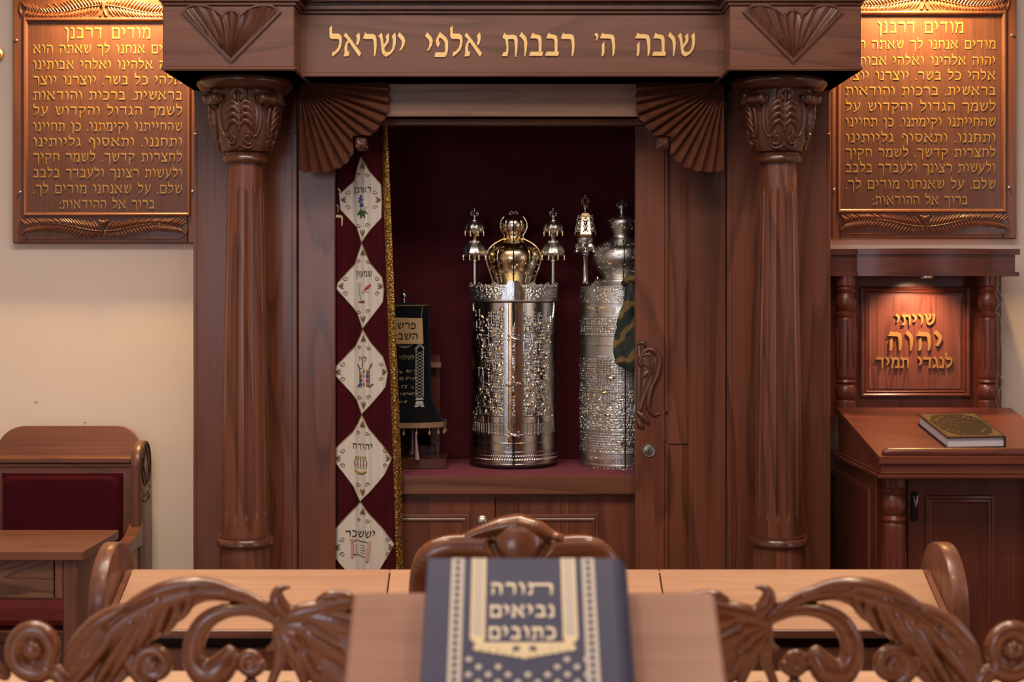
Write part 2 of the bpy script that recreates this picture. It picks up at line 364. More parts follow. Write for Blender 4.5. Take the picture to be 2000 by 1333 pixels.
def hebrew(mb, text, xr, z0, h, mapf, depth, width=None, gap=11, space=38, center=False, h0=0.0, mat=0, wide=None, bold=0):
    """writes right to left from u = xr (or centred on it); baseline v = z0, letter height h"""
    adv = []; wide = wide or {}
    for ch in text: adv.append((space if ch == ' ' else GLP[ch][0]*wide.get(ch, 1)+gap))
    tot = sum(adv)-gap; k = h/100.; kx = width/tot if width else k
    x = xr+(tot*kx/2 if center else 0)
    e_ = 0
    for ch, a in zip(text, adv):
        if ch != ' ':
            w = GLP[ch][0]*wide.get(ch, 1)
            for poly in GLP[ch][1]:
                wd_ = (wide.get(ch, 1)-1)*GLP[ch][0]; q = [(x-w*kx+(p+(wd_ if p > 35 else 0))*kx, z0+v*k) for p, v in poly]
                if bold:
                    A = sum(q[i-1][0]*q[i][1]-q[i][0]*q[i-1][1] for i in range(len(q))); sg = 1 if A > 0 else -1; qq = []
                    for i in range(len(q)):
                        a0 = Vector(q[i])-Vector(q[i-1]); b0 = Vector(q[(i+1) % len(q)])-Vector(q[i])
                        if a0.length < 1e-9 or b0.length < 1e-9: qq.append(q[i]); continue
                        nn = (Vector((a0.y, -a0.x)).normalized()+Vector((b0.y, -b0.x)).normalized())*sg
                        if nn.length > .3: nn = nn.normalized()
                        qq.append((q[i][0]+nn.x*bold, q[i][1]+nn.y*bold))
                    q = qq
                e_ = (e_+1) % 4; mb.prism(q, mapf, h0, h0+depth*(1+.08*e_), mat)
        x -= a*kx
def scribble(mb, xr, z0, h, mapf, depth, width, rs, h0=0.0):
    '''worn stitching whose letters can no longer be read: short uneven marks'''
    x = xr
    while x > xr-width:
        w = h*rs.uniform(.35, .7)
        for q in range(2):
            a = x-w*rs.random(); b = z0+h*rs.uniform(.0, .5); t = h*.10
            mb.prism([(a-t, b), (a+t, b), (a+t*rs.uniform(-1, 2.5), b+h*.5), (a-t*rs.uniform(0, 2.5), b+h*.5)], mapf, h0, h0+depth)
        if rs.random() < .6: mb.prism([(x-w, z0+h*.75), (x, z0+h*.8), (x, z0+h*.95), (x-w, z0+h*.9)], mapf, h0, h0+depth)
        x -= w+h*rs.choice((.2, .2, .25, .8))
def onY(Y): return lambda u, v, h: (u, Y-h, v)

# ------------------------------------------------------------------ the room
WY = .32      # face of the back wall
m = MB()
m.box(-3.2, -.95, WY, WY+.12, 0, 3.25, .0); m.box(.95, 3.2, WY, WY+.12, 0, 3.25, .0); m.box(-.95, .95, WY, WY+.12, 2.62, 3.25, .0)
for (px, py, a, w) in ((70, 786, .1, .008), (166, 826, -.05, .005)):       # two scuffs on the paint
    x, _, z = W(px, py, WY); m.sweep([(x-w, WY, z-w*a), (x, WY-.0004, z+.0008), (x+w, WY, z+w*a)], [.0005, .0012, .0005], 6, 1)
struct(m.build('wall_back', [WALL, plain('scuff', (.20, .15, .11), .8)]))
m = MB(); m.box(-3.32, -3.2, -7.2, .44, 0, 3.25, 0); struct(m.build('wall_left', WALL))
m = MB(); m.box(3.2, 3.32, -7.2, .44, 0, 3.25, 0); struct(m.build('wall_right', WALL))
m = MB(); m.box(-3.32, 3.32, -7.32, -7.2, 0, 3.25, 0); struct(m.build('wall_rear', wood('reflection_dimming_wood', (.06, .028, .018), (.14, .07, .045), 'Z')))  # unseen wall; dark panelling invented to lower ambient light and reflections in the silver
m = MB(); m.box(-3.32, 3.32, -7.32, 1.0, -.1, 0, 0)
FLO = wood('floor_boards', (.12, .06, .035), (.22, .12, .07), 'X', rough=.4); struct(m.build('floor', FLO))
m = MB(); m.box(-3.32, 3.32, -7.32, 1.0, 3.25, 3.35, 0); struct(m.build('ceiling', plain('ceiling_white', (.80, .78, .74), .8)))

# ------------------------------------------------------------------ the ark
ark = thing('torah_ark', (0, .1, 0), 'large carved walnut ark with fluted columns and gold Hebrew lettering across the top', 'ark')
BF = -.375                                     # front of the corner blocks
XO, XI = 1.0197, .6885
ZB = 2.161                                     # underside of blocks and frieze
for s in (-1, 1):
    m = MB(); m.box(s*XI, s*XO, 0, .30, 0, ZB, .004)
    m.box(s*XI, s*(XI+.016), -.004, .01, 0, ZB-.14, .002); m.box(s*(XO-.012), s*XO, -.003, .01, 0, ZB-.14, .002)
    m.box(s*(XI-.01), s*(XO+.012), -.02, .305, 0, .12, .005)
    m.build('pilaster', MW['arkv'], ark)
    m = MB(); m.box(s*.567, s*.6865, .012, .0235, 0, ZB, .003); m.build('side_panel', MW['arkv'], ark)

# columns: shaft, capital, rings and base
def cap_r(t):       # bell radius, t 0 bottom .. 1 top
    return .075+.026*t+.012*math.sin(PI*t)
CZ0, CZ1 = 1.942, 2.130
def on_bell(u, v, h, c):     # u = arc length round the front, v = height
    t = min(max((v-CZ0)/(CZ1-CZ0), 0), 1); r = cap_r(t)
    a = u/.09; return (c[0]+(r+h)*math.sin(a), c[1]-(r+h)*math.cos(a), v)
for s in (-1, 1):
    c = (s*.8227, -.165, 0)
    m = MB()
    # fluted shaft with stopped flutes
    nz, na = 150, 96
    def shaft(u, v):
        z = .755+v*(1.912-.755); a = 2*PI*u; r = .0735-.0205*v+.002*math.sin(PI*v)
        fl = 0
        if .815 < z < 1.835:
            k = a*14/(2*PI); d = abs(k-round(k)); fl = .006*max(0, 1-(d/.17)**2)*min(1, (z-.815)/.02, (1.835-z)/.02)
        return (c[0]+(r-fl)*math.cos(a), c[1]+(r-fl)*math.sin(a), z)
    m.grid(shaft, 14*16, nz, cu=True)
    col = m.build('column', MW['arkv'], ark)
    m = MB()
    m.lathe([(.053, 1.905), (.066, 1.907), (.0705, 1.913), (.071, 1.920), (.068, 1.927), (.062, 1.930), (.064, 1.937), (.061, 1.944), (.05, 1.945)], c, 48)
    m.build('neck_ring', MW['carve'], col)
    m = MB()
    m.lathe([(.07, .728), (.084, .731), (.0895, .738), (.0895, .748), (.085, .755), (.079, .757), (.079, .763), (.07, .764)], c, 48)
    m.build('base_ring', MW['carve'], col)
    m = MB(); m.lathe([(.078, .73), (.079, .66), (.085, .55), (.093, .42), (.10, .30), (.105, .22), (.13, .20), (.14, .16), (.14, .12), (.12, .119)], c, 40, rf=lambda a, z: 1+.012*math.cos(10*a))
    m.build('column_base', MW['arkv'], col)
    # capital
    m = MB()
    m.lathe([(cap_r(i/14), CZ0+(CZ1-CZ0)*i/14) for i in range(15)], c, 48)
    m.lathe([(.10, 2.124), (.128, 2.126), (.138, 2.134), (.146, 2.146), (.147, 2.154), (.143, 2.161), (.12, 2.1612)], c, 64)
    fb = lambda u, v, h: on_bell(u, v, h, c)
    H = CZ1-CZ0
    def lf(u0, k=1.0):      # one acanthus face with leaflets and bottom scrolls centred at arc u0
        st = []
        z = lambda q: CZ0+q*H
        for sg in (-1, 1):
            for (a, b0, b1, rr) in ((.20, .34, .46, .0068), (.20, .45, .57, .0075), (.20, .56, .68, .0075), (.16, .66, .77, .0065)):
                st.append(stroke([(u0+sg*.003, z(b1-.08), rr*.6), (u0+sg*.011*k, z(b1), rr), (u0+sg*.022*k, z(b0+.06), rr), (u0+sg*.029*k, z(b0-.05), rr*.5)], .85))
            sp = spiral(u0+sg*.0175*k, z(.17), .0145*k, .004, PI/2 if sg > 0 else PI/2, -sg*1.35, 30)
            st.append((sp, [.0046*(1-.35*i/30) for i in range(31)], 1.0))
            st.append(stroke([(u0+sg*.0175*k, z(.25), .004), (u0+sg*.034*k, z(.22), .005), (u0+sg*.041*k, z(.40), .005), (u0+sg*.040*k, z(.62), .0042), (u0+sg*.034*k, z(.80), .0035)], 1))
            st.append(stroke([(u0+sg*.034*k, z(.14), .003), (u0+sg*.024*k, z(.035), .004), (u0+sg*.006*k, z(.05), .004), (u0, z(.12), .003)], 1))
            st.append(stroke([(u0+sg*.003, z(.98), .008), (u0+sg*.012, z(.94), .010), (u0+sg*.017, z(.84), .007), (u0+sg*.020, z(.76), .003)], 1.1))
            st.append(stroke([(u0+sg*.010, z(.86), .007), (u0+sg*.008, z(.80), .006)], 1.6))
        st.append(stroke([(u0, z(.30), .003), (u0, z(.95), .0035)], 1.2))
        return st
    st = []
    for k in range(-1, 2): st += lf(k*.1414, 1.42)
    relief(m, [(a, np.array(b)*1.15, c2*1.35) for a, b, c2 in st], fb, .0011)
    # four corner volutes: barrels with spiral ends
    for ang in (45, 135, 225, 315):
        a = math.radians(ang); dx, dy = math.cos(a), math.sin(a)
        tx, ty = -dy, dx
        vx, vy, vz = c[0]+dx*.118, c[1]+dy*.118, 2.096
        ax = Vector((tx, ty, 0))
        pr = [(.006, -.032), (.015, -.031), (.0185, -.026), (.0165, -.012), (.0155, 0), (.0165, .012), (.0185, .026), (.015, .031), (.006, .032)]
        vs = []; fs = []; n = 20; kk = len(pr)
        for i in range(n):
            q = 2*PI*i/n
            for r, t in pr: vs.append((vx+tx*t+dx*r*math.cos(q), vy+ty*t+dy*r*math.cos(q), vz+r*math.sin(q)))
        for i in range(n):
            for q in range(kk-1): fs.append([i*kk+q, (i+1) % n*kk+q, (i+1) % n*kk+q+1, i*kk+q+1])
        fs.append([i*kk for i in range(n)]); fs.append([i*kk+kk-1 for i in range(n)])
        m.add(vs, fs)
        for e in (-1, 1):
            sp = spiral(0, 0, .014, .002, 0, 1.6, 24)
            m.sweep([(vx+tx*e*.032+dx*p, vy+ty*e*.032+dy*p, vz+q) for p, q in sp], .0026, 6)
        m.sweep(curve([(c[0]+dx*.073, c[1]+dy*.073, 1.96), (c[0]+dx*.083, c[1]+dy*.083, 2.02), (c[0]+dx*.098, c[1]+dy*.098, 2.07), (c[0]+dx*.116, c[1]+dy*.116, 2.083)]), .010, 8)
    m.build('capital', MW['carve'], col, sharp=50)

# corner blocks with carved fans
for s in (-1, 1):
    m = MB(); m.box(s*.6387, s*1.025, BF, .30, ZB, 2.352, .003); m.box(s*.634, s*1.0285, BF-.005, .30, ZB, ZB+.014, .004)
    blk = m.build('corner_block', MW['arkh'], ark)
    m = MB(); tip = W(1000+s*548, 124, BF); u0, v0 = tip[0], tip[2]; K = (BF-CAMY)/F
    # outline in photo pixels from the tip; angle measured from straight up
    def rad(a):
        d = abs(a)
        if d < math.radians(9): return (108-8*(d/math.radians(9))**2)*K
        q = (d-math.radians(9))/math.radians(37)
        return ((94+48*math.sin(min(q*1.15, 1)*PI/2)-14*max(0, q-.8)) if q < .87 else (140-22*(q-.87)/.13*0))*K
    A = math.radians(45)
    def fan(u, v):
        a = -A+2*A*u; R = rad(a); r = R*v
        ribs = abs(((a/(A/4.5)) % 1)-.5)*2
        edge = min((1-v)*R, r*math.sin(max(A-abs(a), 0)))
        h = .010 if edge < .0105 else (.0015+.0075*ribs*min(1, r/.05))
        if v > .9999 or u < .0001 or u > .9999: h = 0
        return (u0+r*math.sin(a), BF-h-(.0002), v0+r*math.cos(a))
    m.grid(fan, 241, 80); m.build('carved_fan', MW['fan'], blk, sharp=25)
# frieze and its gold inscription
FY = -.245
m = MB(); m.box(-.66, .66, FY, .28, ZB+.002, 2.353, .002)
m.box(-.655, .655, FY-.005, .1, ZB+.002, ZB+.016, .003); m.box(-.652, -.628, FY-.004, 0, ZB, 2.353, .002); m.box(.628, .652, FY-.004, 0, ZB, 2.353, .002)
fz = m.build('frieze', MW['arkh'], ark)
m = MB(); KF = (FY-CAMY)/F
hebrew(m, "שובה ה' רבבות אלפי ישראל", wx(1357, FY), wz(111, FY), 46.5*KF, onY(FY), .006, width=(1357-643)*KF, space=80, gap=7)
m.build('lettering', LETGOLD, fz)
# cornice, stepping forward over the corner blocks
m = MB()
for (za, zb, e) in ((2.352, 2.362, .006), (2.362, 2.376, .016), (2.376, 2.384, .012), (2.384, 2.43, .034), (2.43, 2.50, .06), (2.50, 2.54, .085)):
    m.box(-.70, .70, FY-e-.004, .28, za+.001, zb+.001, .002)
    for s in (-1, 1): m.box(s*(.6387-e), s*(1.025+e*.6), BF-e*.7, .29, za, zb, .002)
m.build('cornice', MW['carve'], ark)
# lintel box above the opening
m = MB(); m.box(-.655, .655, -.118, .078, 2.058, ZB+.001, .003); m.box(-.655, .655, -.124, -.06, 2.058, 2.064, .002); m.box(-.6, .6, .02, .07, 2.05, 2.06, .002)
m.build('lintel', MW['lint'], ark)
# fan shaped brackets
LY = -.118
for s in (-1, 1):
    m = MB(); ap = W(1000+s*415.5, 161, LY-.02); KK = (LY-.02-CAMY)/F; u0, v0 = ap[0], ap[2]
    Rt = [(0, 170), (20, 181), (30, 176), (36, 173), (41, 158), (45, 146), (48, 156), (52, 170), (62, 181), (72, 180), (90, 171)]
    def RR(d):
        for (a, b), (c2, e) in zip(Rt, Rt[1:]):
            if d <= c2: return b+(e-b)*(d-a)/(c2-a)
        return Rt[-1][1]
    NR = 13
    def brk(u, v, back=False):
        d = 90*u; ph = (u*NR) % 1; saw = (ph if ph < .75 else (1-ph)*3)
        sc = 1+.018*(math.sin(PI*ph))
        R = RR(d)*KK*sc; r = R*v; a = math.radians(d)
        h = .008+.012*v+(.042*saw)*min(1, v*1.5)
        if back: h = 0
        return (u0-s*r*math.cos(a), LY-h, v0-r*math.sin(a))
    nu = NR*10+1
    m.grid(lambda u, v: brk(u, v), nu, 14); 
    m.grid(lambda u, v: (lambda a, b: tuple(a[i]+(b[i]-a[i])*v for i in range(3)))(brk(u, 1), brk(u, 1, True)), nu, 3)
    for uu in (0, 1): m.grid(lambda u, v: (lambda a, b: tuple(a[i]+(b[i]-a[i])*v for i in range(3)))(brk(uu, u), brk(uu, u, True)), 14, 2)
    m.grid(lambda u, v: brk(u, v, True), 40, 3)
    br = m.build('fan_bracket', MW['fan'], ark, sharp=30)
    m = MB(); bx, by, bz = W(1000+s*(1000-704)*-1 if False else 1000+s*295, 281, LY-.03)
    m.box(bx-.018, bx+.018, LY-.036, LY+.02, bz-.018, bz+.02, .006)
    for q in (-1, 0, 1):
        m.sweep(curve([(bx+s*.012, LY-.036, bz+.014), (bx+q*.006-s*.001, LY-.042, bz), (bx+q*.012-s*.010, LY-.038, bz-.014)]), [.003]+[.005]*15+[.003, .002][:1], 6)
    m.build('leaf_boss', MW['carve'], br)
# sliding door, right of the opening
DY = .045
x0, x1 = wx(1240, DY), wx(1298, DY)
m = MB(); m.box(x0, x1, DY-.012, DY+.014, .0, 2.05, .003)
m.box(x1, .60, DY+.004, DY+.014, 0, 2.05, .002)
ZA, ZC = wz(805, DY), wz(868, DY)
m.box(x1, x1+.012, DY-.010, DY+.004, ZA, 2.05, .003); m.box(x1, x1+.012, DY-.010, DY+.004, 0, ZC, .003)
m.box(x1+.012, .60, DY-.002, DY+.006, ZC, ZA, .002); 
dr = m.build('sliding_door', MW['arkv'], ark)
m = MB(); KD = (DY-.012-CAMY)/F; fd = onY(DY-.012)
P = lambda px, py, r: ((px-1000)*KD, CZ-(py-HZ)*KD, r*KD)
st = [stroke([P(1247, 664, 3), P(1252, 690, 8), P(1252, 740, 9), P(1250, 790, 8), P(1250, 818, 7), P(1245, 836, 2)], .35), stroke([P(1252, 690, 8), P(1268, 704, 16), P(1266, 735, 13), P(1256, 775, 10), P(1252, 810, 8)], .3)]
sp = spiral(0, 0, 15*KD, 3*KD, -2.6, -1.9, 44); cx, cz, _ = P(1264, 706, 0)
st.append(([(cx+a, cz+b) for a, b in sp], [4.6*KD*(1-.3*i/44) for i in range(45)], 1.2))
st.append(stroke([P(1250, 712, 3), P(1256, 690, 5), P(1270, 683, 6), P(1284, 692, 7), P(1288, 712, 7), P(1283, 735, 6.5), P(1272, 760, 6), P(1267, 785, 6), P(1269, 802, 5), P(1278, 811, 4), P(1288, 808, 2)], 1.1))
st.append(stroke([P(1280, 720, 3), P(1270, 745, 4), P(1258, 775, 5), P(1250, 800, 5)], 1))
st.append(stroke([P(1272, 722, 3), P(1260, 732, 6), P(1253, 740, 3)], 1))
st.append(stroke([P(1247, 672, 3), P(1256, 670, 5), P(1266, 680, 4)], 1)); st.append(stroke([P(1246, 806, 4), P(1256, 815, 7), P(1266, 826, 4)], 1)); st.append(stroke([P(1246, 822, 4), P(1252, 832, 6), P(1258, 836, 2)], 1))
relief(m, st, fd, .0009, base=.0008); m.build('carved_handle', MW['carve'], dr, sharp=50)
m = MB(); lx, _, lz = W(1267, 880, DY-.012)
def disc(mb, x, y, z, prof, n=32, mat=0):      # lathe about the Y axis, prof = [(r, forward)]
    k = len(prof); vs = [(x+r*math.cos(2*PI*i/n), y-f, z+r*math.sin(2*PI*i/n)) for i in range(n) for r, f in prof]
    fs = [[i*k+q, (i+1) % n*k+q, (i+1) % n*k+q+1, i*k+q+1] for i in range(n) for q in range(k-1)]
    fs.append([i*k+k-1 for i in range(n)]); mb.add(vs, fs, mat)
disc(m, lx, DY-.012, lz, [(.0225, 0), (.0225, .003), (.0205, .005), (.017, .0045), (.016, .006), (.008, .0075), (.001, .0078)])
m.box(lx-.0012, lx+.0012, DY-.0215, DY-.019, lz-.006, lz+.006, .0004, 1)
m.build('lock', [STEEL, DARK], dr)
# niche: velvet lining, carpet, shelf front
NB = .555
m = MB(); m.box(-.62, .62, NB, NB+.02, .86, 2.16, 0); m.box(-.62, -.60, .08, NB, .86, 2.16, 0); m.box(.60, .62, .08, NB, .86, 2.16, 0); m.box(-.62, .62, .08, NB, 2.13, 2.15, 0)
m.build('niche_lining', NICHE, ark)
ZS = .912
m = MB(); m.box(-.6, .6, .08, .102, .851, ZS-.001, .003); m.box(-.6, .6, .10, NB, .88, ZS-.004, .001); sh = m.build('shelf', MW['arkh'], ark)
m = MB(); m.box(-.6, .6, .086, NB, ZS-.005, ZS, .002); m.build('shelf_carpet', CARP, sh)
# cupboard under the shelf
CY = .112
m = MB(); m.box(-.6, .6, CY+.02, NB, 0, .85, .0); m.box(-.6, .6, CY-.006, CY+.03, .84, .852, .001); m.build('cupboard_body', MW['arkv'], ark)
xm = wx(967, CY)
for (xa, xb, kx) in ((-.6, xm-.001, 942), (xm+.001, .6, 990)):
    m = MB(); m.box(xa, xb, CY, CY+.02, .09, .846, .002)
    d = m.build('cupboard_door', MW['arkv'], ark)
    m = MB()
    fa, fb2 = (xa+.08, wx(917, CY)) if xa < -.3 else (wx(1017, CY), wx(1169, CY))
    m.frame(fa, fb2, .16, wz(1005, CY), CY, [(0, 0), (.002, .006), (.008, .007), (.011, .003), (.016, .006), (.021, .005), (.023, 0)]); m.build('door_moulding', MW['arkh'], d)
    m = MB(); kxx, _, kz = W(kx, 1018, CY); disc(m, kxx, CY, kz, [(.0175, 0), (.0175, .003), (.013, .006), (.008, .010), (.009, .016), (.0155, .022), (.0165, .027), (.012, .031), (.002, .0325)]); m.build('knob', STEEL, d)

# ------------------------------------------------------------------ curtain drawn to the left
cu = thing('ark_curtain', (wx(715, .03), .035, .2), 'burgundy velvet curtain with ivory embroidered diamonds bunched at the left of the ark', 'curtain')
CUY = .040
def fold(x):
    return .012*math.sin(x*72+.9)+.0025*math.sin(x*205)+.004*math.sin(x*31)
def cur(px, py, off=0.0):        # a point of the hanging cloth seen at that pixel
    x = (px-1000)*(CUY-CAMY)/F; z = CZ-(py-HZ)*(CUY-CAMY)/F
    return (x, CUY+fold(x+.02*(z-1.2)*.25)*.8-off, z)
def tr0(py): return 743+ (py-245)*(768-743)/640 if py < 885 else 768+(py-885)*.03
def tr1(py): return 757+ (py-245)*(783-757)/640 if py < 885 else 783+(py-885)*.015
m = MB(); m.grid(lambda u, v: cur(646+u*(tr0(240+v*1100)+3-646), 240+v*1100), 90, 60); m.grid(lambda u, v: cur(646+u*(tr0(240+v*1100)+3-646), 240+v*1100, -.004), 90, 60)
cl = m.build('velvet_panel', BURG, cu, sharp=180)
m = MB(); m.grid(lambda u, v: cur(tr0(240+v*1100)+u*(tr1(240+v*1100)-tr0(240+v*1100)), 240+v*1100, .003+.003*math.sin(PI*u)), 8, 80); m.grid(lambda u, v: cur(tr0(240+v*1100)+u*(tr1(240+v*1100)-tr0(240+v*1100)), 240+v*1100, -.004), 8, 80)
m.build('gold_trim', BRAID, cu, sharp=180)
DIA = [
 [(705, 306), (722, 335), (744, 360), (746, 392), (745, 425), (724, 449), (707, 475), (697, 445), (665, 410), (663, 380), (692, 352), (698, 328)],
 [(707, 475), (724, 515), (746, 542), (750, 566), (748, 590), (727, 618), (709, 643), (698, 612), (658, 565), (660, 553), (693, 515), (700, 495)],
 [(709, 643), (726, 671), (748, 698), (758, 728), (753, 757), (730, 784), (707, 810), (697, 782), (653, 730), (653, 720), (694, 676), (704, 656)],
 [(707, 810), (722, 838), (745, 868), (766, 895), (752, 927), (728, 955), (704, 980), (689, 951), (654, 900), (653, 878), (688, 845), (700, 825)],
 [(704, 980), (722, 1003), (746, 1032), (771, 1062), (756, 1090), (738, 1120), (706, 1156), (690, 1135), (655, 1088), (652, 1036), (680, 1006), (694, 992)]]
NAMES = ['ראובן', 'שמעון', 'לוי', 'יהודה', 'יששכר']
NPOS = [(708, 377, 34, 12), (711, 541, 32, 12), (709, 706, 16, 9), (708, 878, 40, 12), (704, 1050, 58, 14)]
COL = lambda n, c: plain('thread_'+n, c, .55)
TB, TG, TL, TR, TP, TY = COL('blue', (.03, .05, .30)), COL('green', (.03, .08, .04)), COL('pale_green', (.42, .48, .32)), COL('red', (.40, .03, .06)), COL('pink', (.55, .34, .27)), COL('gold', (.45, .30, .08))
for k, poly in enumerate(DIA):
    o = MB(); cx = sum(p[0] for p in poly)/len(poly); cy = (poly[0][1]+poly[6][1])/2; n = len(poly)
    per = []
    for i in range(n):
        a, b = poly[i], poly[(i+1) % n]
        for q in range(8): per.append((a[0]+(b[0]-a[0])*q/8, a[1]+(b[1]-a[1])*q/8))
    # filled in strips between left and right edges so that it follows the folds
    ys = np.linspace(poly[0][1]+.3, poly[6][1]-.3, 70)
    def xat(y, pts):
        pts = sorted(pts, key=lambda p: p[1]); return float(np.interp(y, [p[1] for p in pts], [p[0] for p in pts]))
    rp = poly[0:7]; lp = [poly[0]]+poly[:5:-1]
    o.grid(lambda u, v: cur(xat(poly[0][1]+v*(poly[6][1]-poly[0][1]), lp)+u*(xat(poly[0][1]+v*(poly[6][1]-poly[0][1]), rp)-xat(poly[0][1]+v*(poly[6][1]-poly[0][1]), lp)), poly[0][1]+v*(poly[6][1]-poly[0][1]), .0022), 40, 70)
    dm = o.build('diamond_patch', SATIN, cu, sharp=180)
    o = MB(); o.sweep([cur(p[0], p[1], .003) for p in per], .0014, 6, closed=True)
    K1 = (CUY-CAMY)/F
    def curl(px, py, r, sg, a0):
        o.sweep([cur(px+a, py+b, .0035) for a, b in spiral(0, 0, r, r*.25, a0, sg*1.2, 18)], [.0013-.0007*i/18 for i in range(19)], 5)
    xl, xr = min(p[0] for p in poly), max(p[0] for p in poly)
    for dx in (-1, 1):
        curl(cx+dx*9, poly[0][1]+36, 4, dx, 0); curl(cx+dx*9, poly[6][1]-34, 4.5, -dx, 0)
    for dy in (-1, 1):
        curl(xl+17, cy+dy*15, 5, dy, PI); curl(xr-14, cy+dy*15, 4.5, -dy, 0)
    for (px, py, dx, dy) in ((cx, poly[0][1]+18, 0, 1), (cx, poly[6][1]-18, 0, -1), (xl+7, cy, 1, 0), (xr-6, cy, -1, 0)):
        for q in (-1, 0, 1):
            o.sweep([cur(px-dx*4, py-dy*6, .0025), cur(px+q*3*abs(dy)+dx*2, py+q*3*abs(dx)+dy*3, .0045), cur(px+q*5*abs(dy)+dx*7, py+q*6*abs(dx)+dy*8, .0025)], [.0008, .0028, .0006], 6)
    o.build('border_embroidery', EMB, dm, sharp=60)
    o = MB(); px, py, w, h = NPOS[k]
    hebrew(o, NAMES[k], px, -(py+0), h, lambda u, v, hh: cur(u, -v, hh), .0012, width=w, center=True, h0=.0022); o.build('lettering', EMBK, dm)
    o = MB(); L = lambda pts, r, mt: o.sweep([cur(a, b, .0035) for a, b in pts], r, 6, mt)
    if k == 0:
        for (a, b) in ((704, 388), (708, 391), (703, 394), (707, 398), (705, 402), (709, 402), (706, 384)): o.ball(cur(a, b, .003), .0042, 6, 0)
        L([(704, 405), (710, 410), (718, 404)], [.002, .009, .002], 2)
        for e in ((698, 421), (705, 428), (714, 427), (719, 419)): L([(708, 410), ((708+e[0])/2, (411+e[1])/2), e], [.002, .005, .001], 1)
        ms = [TB, TG, TL]
    elif k == 1:
        L([(703, 553), (704, 562), (706, 572), (706, 580), (710, 588)], [.006, .004, .007, .004, .005], 0); L([(710, 572), (716, 568), (722, 572)], [.002, .003, .002], 0)
        L([(712, 568), (718, 562), (724, 556)], [.002, .005, .003], 1); L([(701, 590), (713, 590)], [.002, .003], 1); ms = [EMBW, TR]
    elif k == 2:
        cols = [3, 4, 1, 0, 1, 2, 4, 3, 0, 2, 4, 1]; 
        for r in range(4):
            for q in range(3):
                a, b = 704+q*6, 722+r*8.5; o.box(cur(a, b)[0], cur(a+5, b)[0], cur(a, b, .004)[1]-.001, cur(a, b)[1], cur(a, b+7)[2], cur(a, b)[2], .0004, cols[r*3+q])
        L([(703, 720), (722, 720), (722, 757), (703, 757), (703, 720)], .0011, 5)
        for e in ((699, 712, 703, 720), (727, 710, 722, 720), (699, 756, 703, 750), (729, 750, 722, 756)): L([(e[0], e[1]), (e[2], e[3])], .002, 5)
        L([(709, 698), (709, 718)], .0014, 5); ms = [TR, plain('thread_amber', (.30, .13, .04), .5), TB, EMBW, TG, EMBK]
    elif k == 3:
        L([(693, 918), (700, 923), (710, 924), (717, 920)], [.003, .004, .004, .003], 0)
        for q in range(5):
            a = 694+q*5.5; L([(a, 915), (a-3+q*1.2, 903), (a+(2-q)*1.5, 893)], .0013, 1); o.ball(cur(a+(2-q)*.6, 892, .003), .0028, 5, 0); o.ball(cur(a, 908, .003), .0022, 5, 2)
        ms = [TY, EMB, TR]
    else:
        L([(690, 1060), (695, 1055), (705, 1057), (715, 1057), (720, 1060)], .0014, 1); L([(690, 1084), (700, 1083), (710, 1087), (720, 1088)], .0014, 1)
        L([(686, 1053), (688, 1070), (687, 1090)], .005, 0); L([(722, 1056), (720, 1075), (718, 1095)], .005, 0)
        for q in range(4): L([(694, 1064+q*5), (714, 1065+q*5)], .0007, 1)
        ms = [TP, EMB]
    o.build('embroidered_emblem', ms, dm, sharp=60)
o = MB()
for ch, px, py, h in (('י', 666, 385, 17), ('ר', 670, 443, 24), ('ן', 662, 412, 12)):
    hebrew(o, ch, px, -py, h, lambda u, v, hh: cur(u, -v, hh), .002, h0=.0022)
o.build('edge_lettering', plain('pale_gold_applique', (.62, .48, .26), .5, .2), cl)

# ------------------------------------------------------------------ scroll cases
rng = random.Random(7)
def chased(mb, c, R, z0, z1, a0, a1, height, gold=None, mats=(0, 1), cell=.0013):
    """height(u, v) arrays on a cylinder of radius R between angles a0..a1 (0 faces the camera)"""
    nu = int((a1-a0)*R/cell); nv = int((z1-z0)/cell)
    A = np.linspace(a0, a1, nu); Z = np.linspace(z0, z1, nv)
    Hh, G = height(A*R, Z)
    n = len(mb.v)
    for i in range(nu):
        sa, ca = math.sin(A[i]), math.cos(A[i])
        for j in range(nv):
            r = R+Hh[i, j]; mb.v.append((c[0]+r*sa, c[1]-r*ca, Z[j]))
    for i in range(nu-1):
        for j in range(nv-1):
            mb.f.append((n+i*nv+j, n+(i+1)*nv+j, n+(i+1)*nv+j+1, n+i*nv+j+1)); mb.m.append(mats[1] if G[i, j] else mats[0])
def put_box(H, U, Z, u, z, w, h, t, slope=0):
    i0, i1 = np.searchsorted(U, [u-w/2, u+w/2]); j0, j1 = np.searchsorted(Z, [z, z+h])
    if i1 > i0 and j1 > j0: H[i0:i1, j0:j1] = t+slope*np.linspace(-1, 1, i1-i0)[:, None]
def put_dome(H, G, U, Z, u, z, r, t, pts=1.0):
    i0, i1 = np.searchsorted(U, [u-r, u+r]); j0, j1 = np.searchsorted(Z, [z, z+r*pts])
    if i1 <= i0 or j1 <= j0: return
    X, Y = np.meshgrid(U[i0:i1]-u, (Z[j0:j1]-z)/pts, indexing='ij'); q = r*r-X*X-Y*Y; ok = q > 0
    H[i0:i1, j0:j1][ok] = t+np.sqrt(q[ok])*.55; G[i0:i1, j0:j1][ok] = True
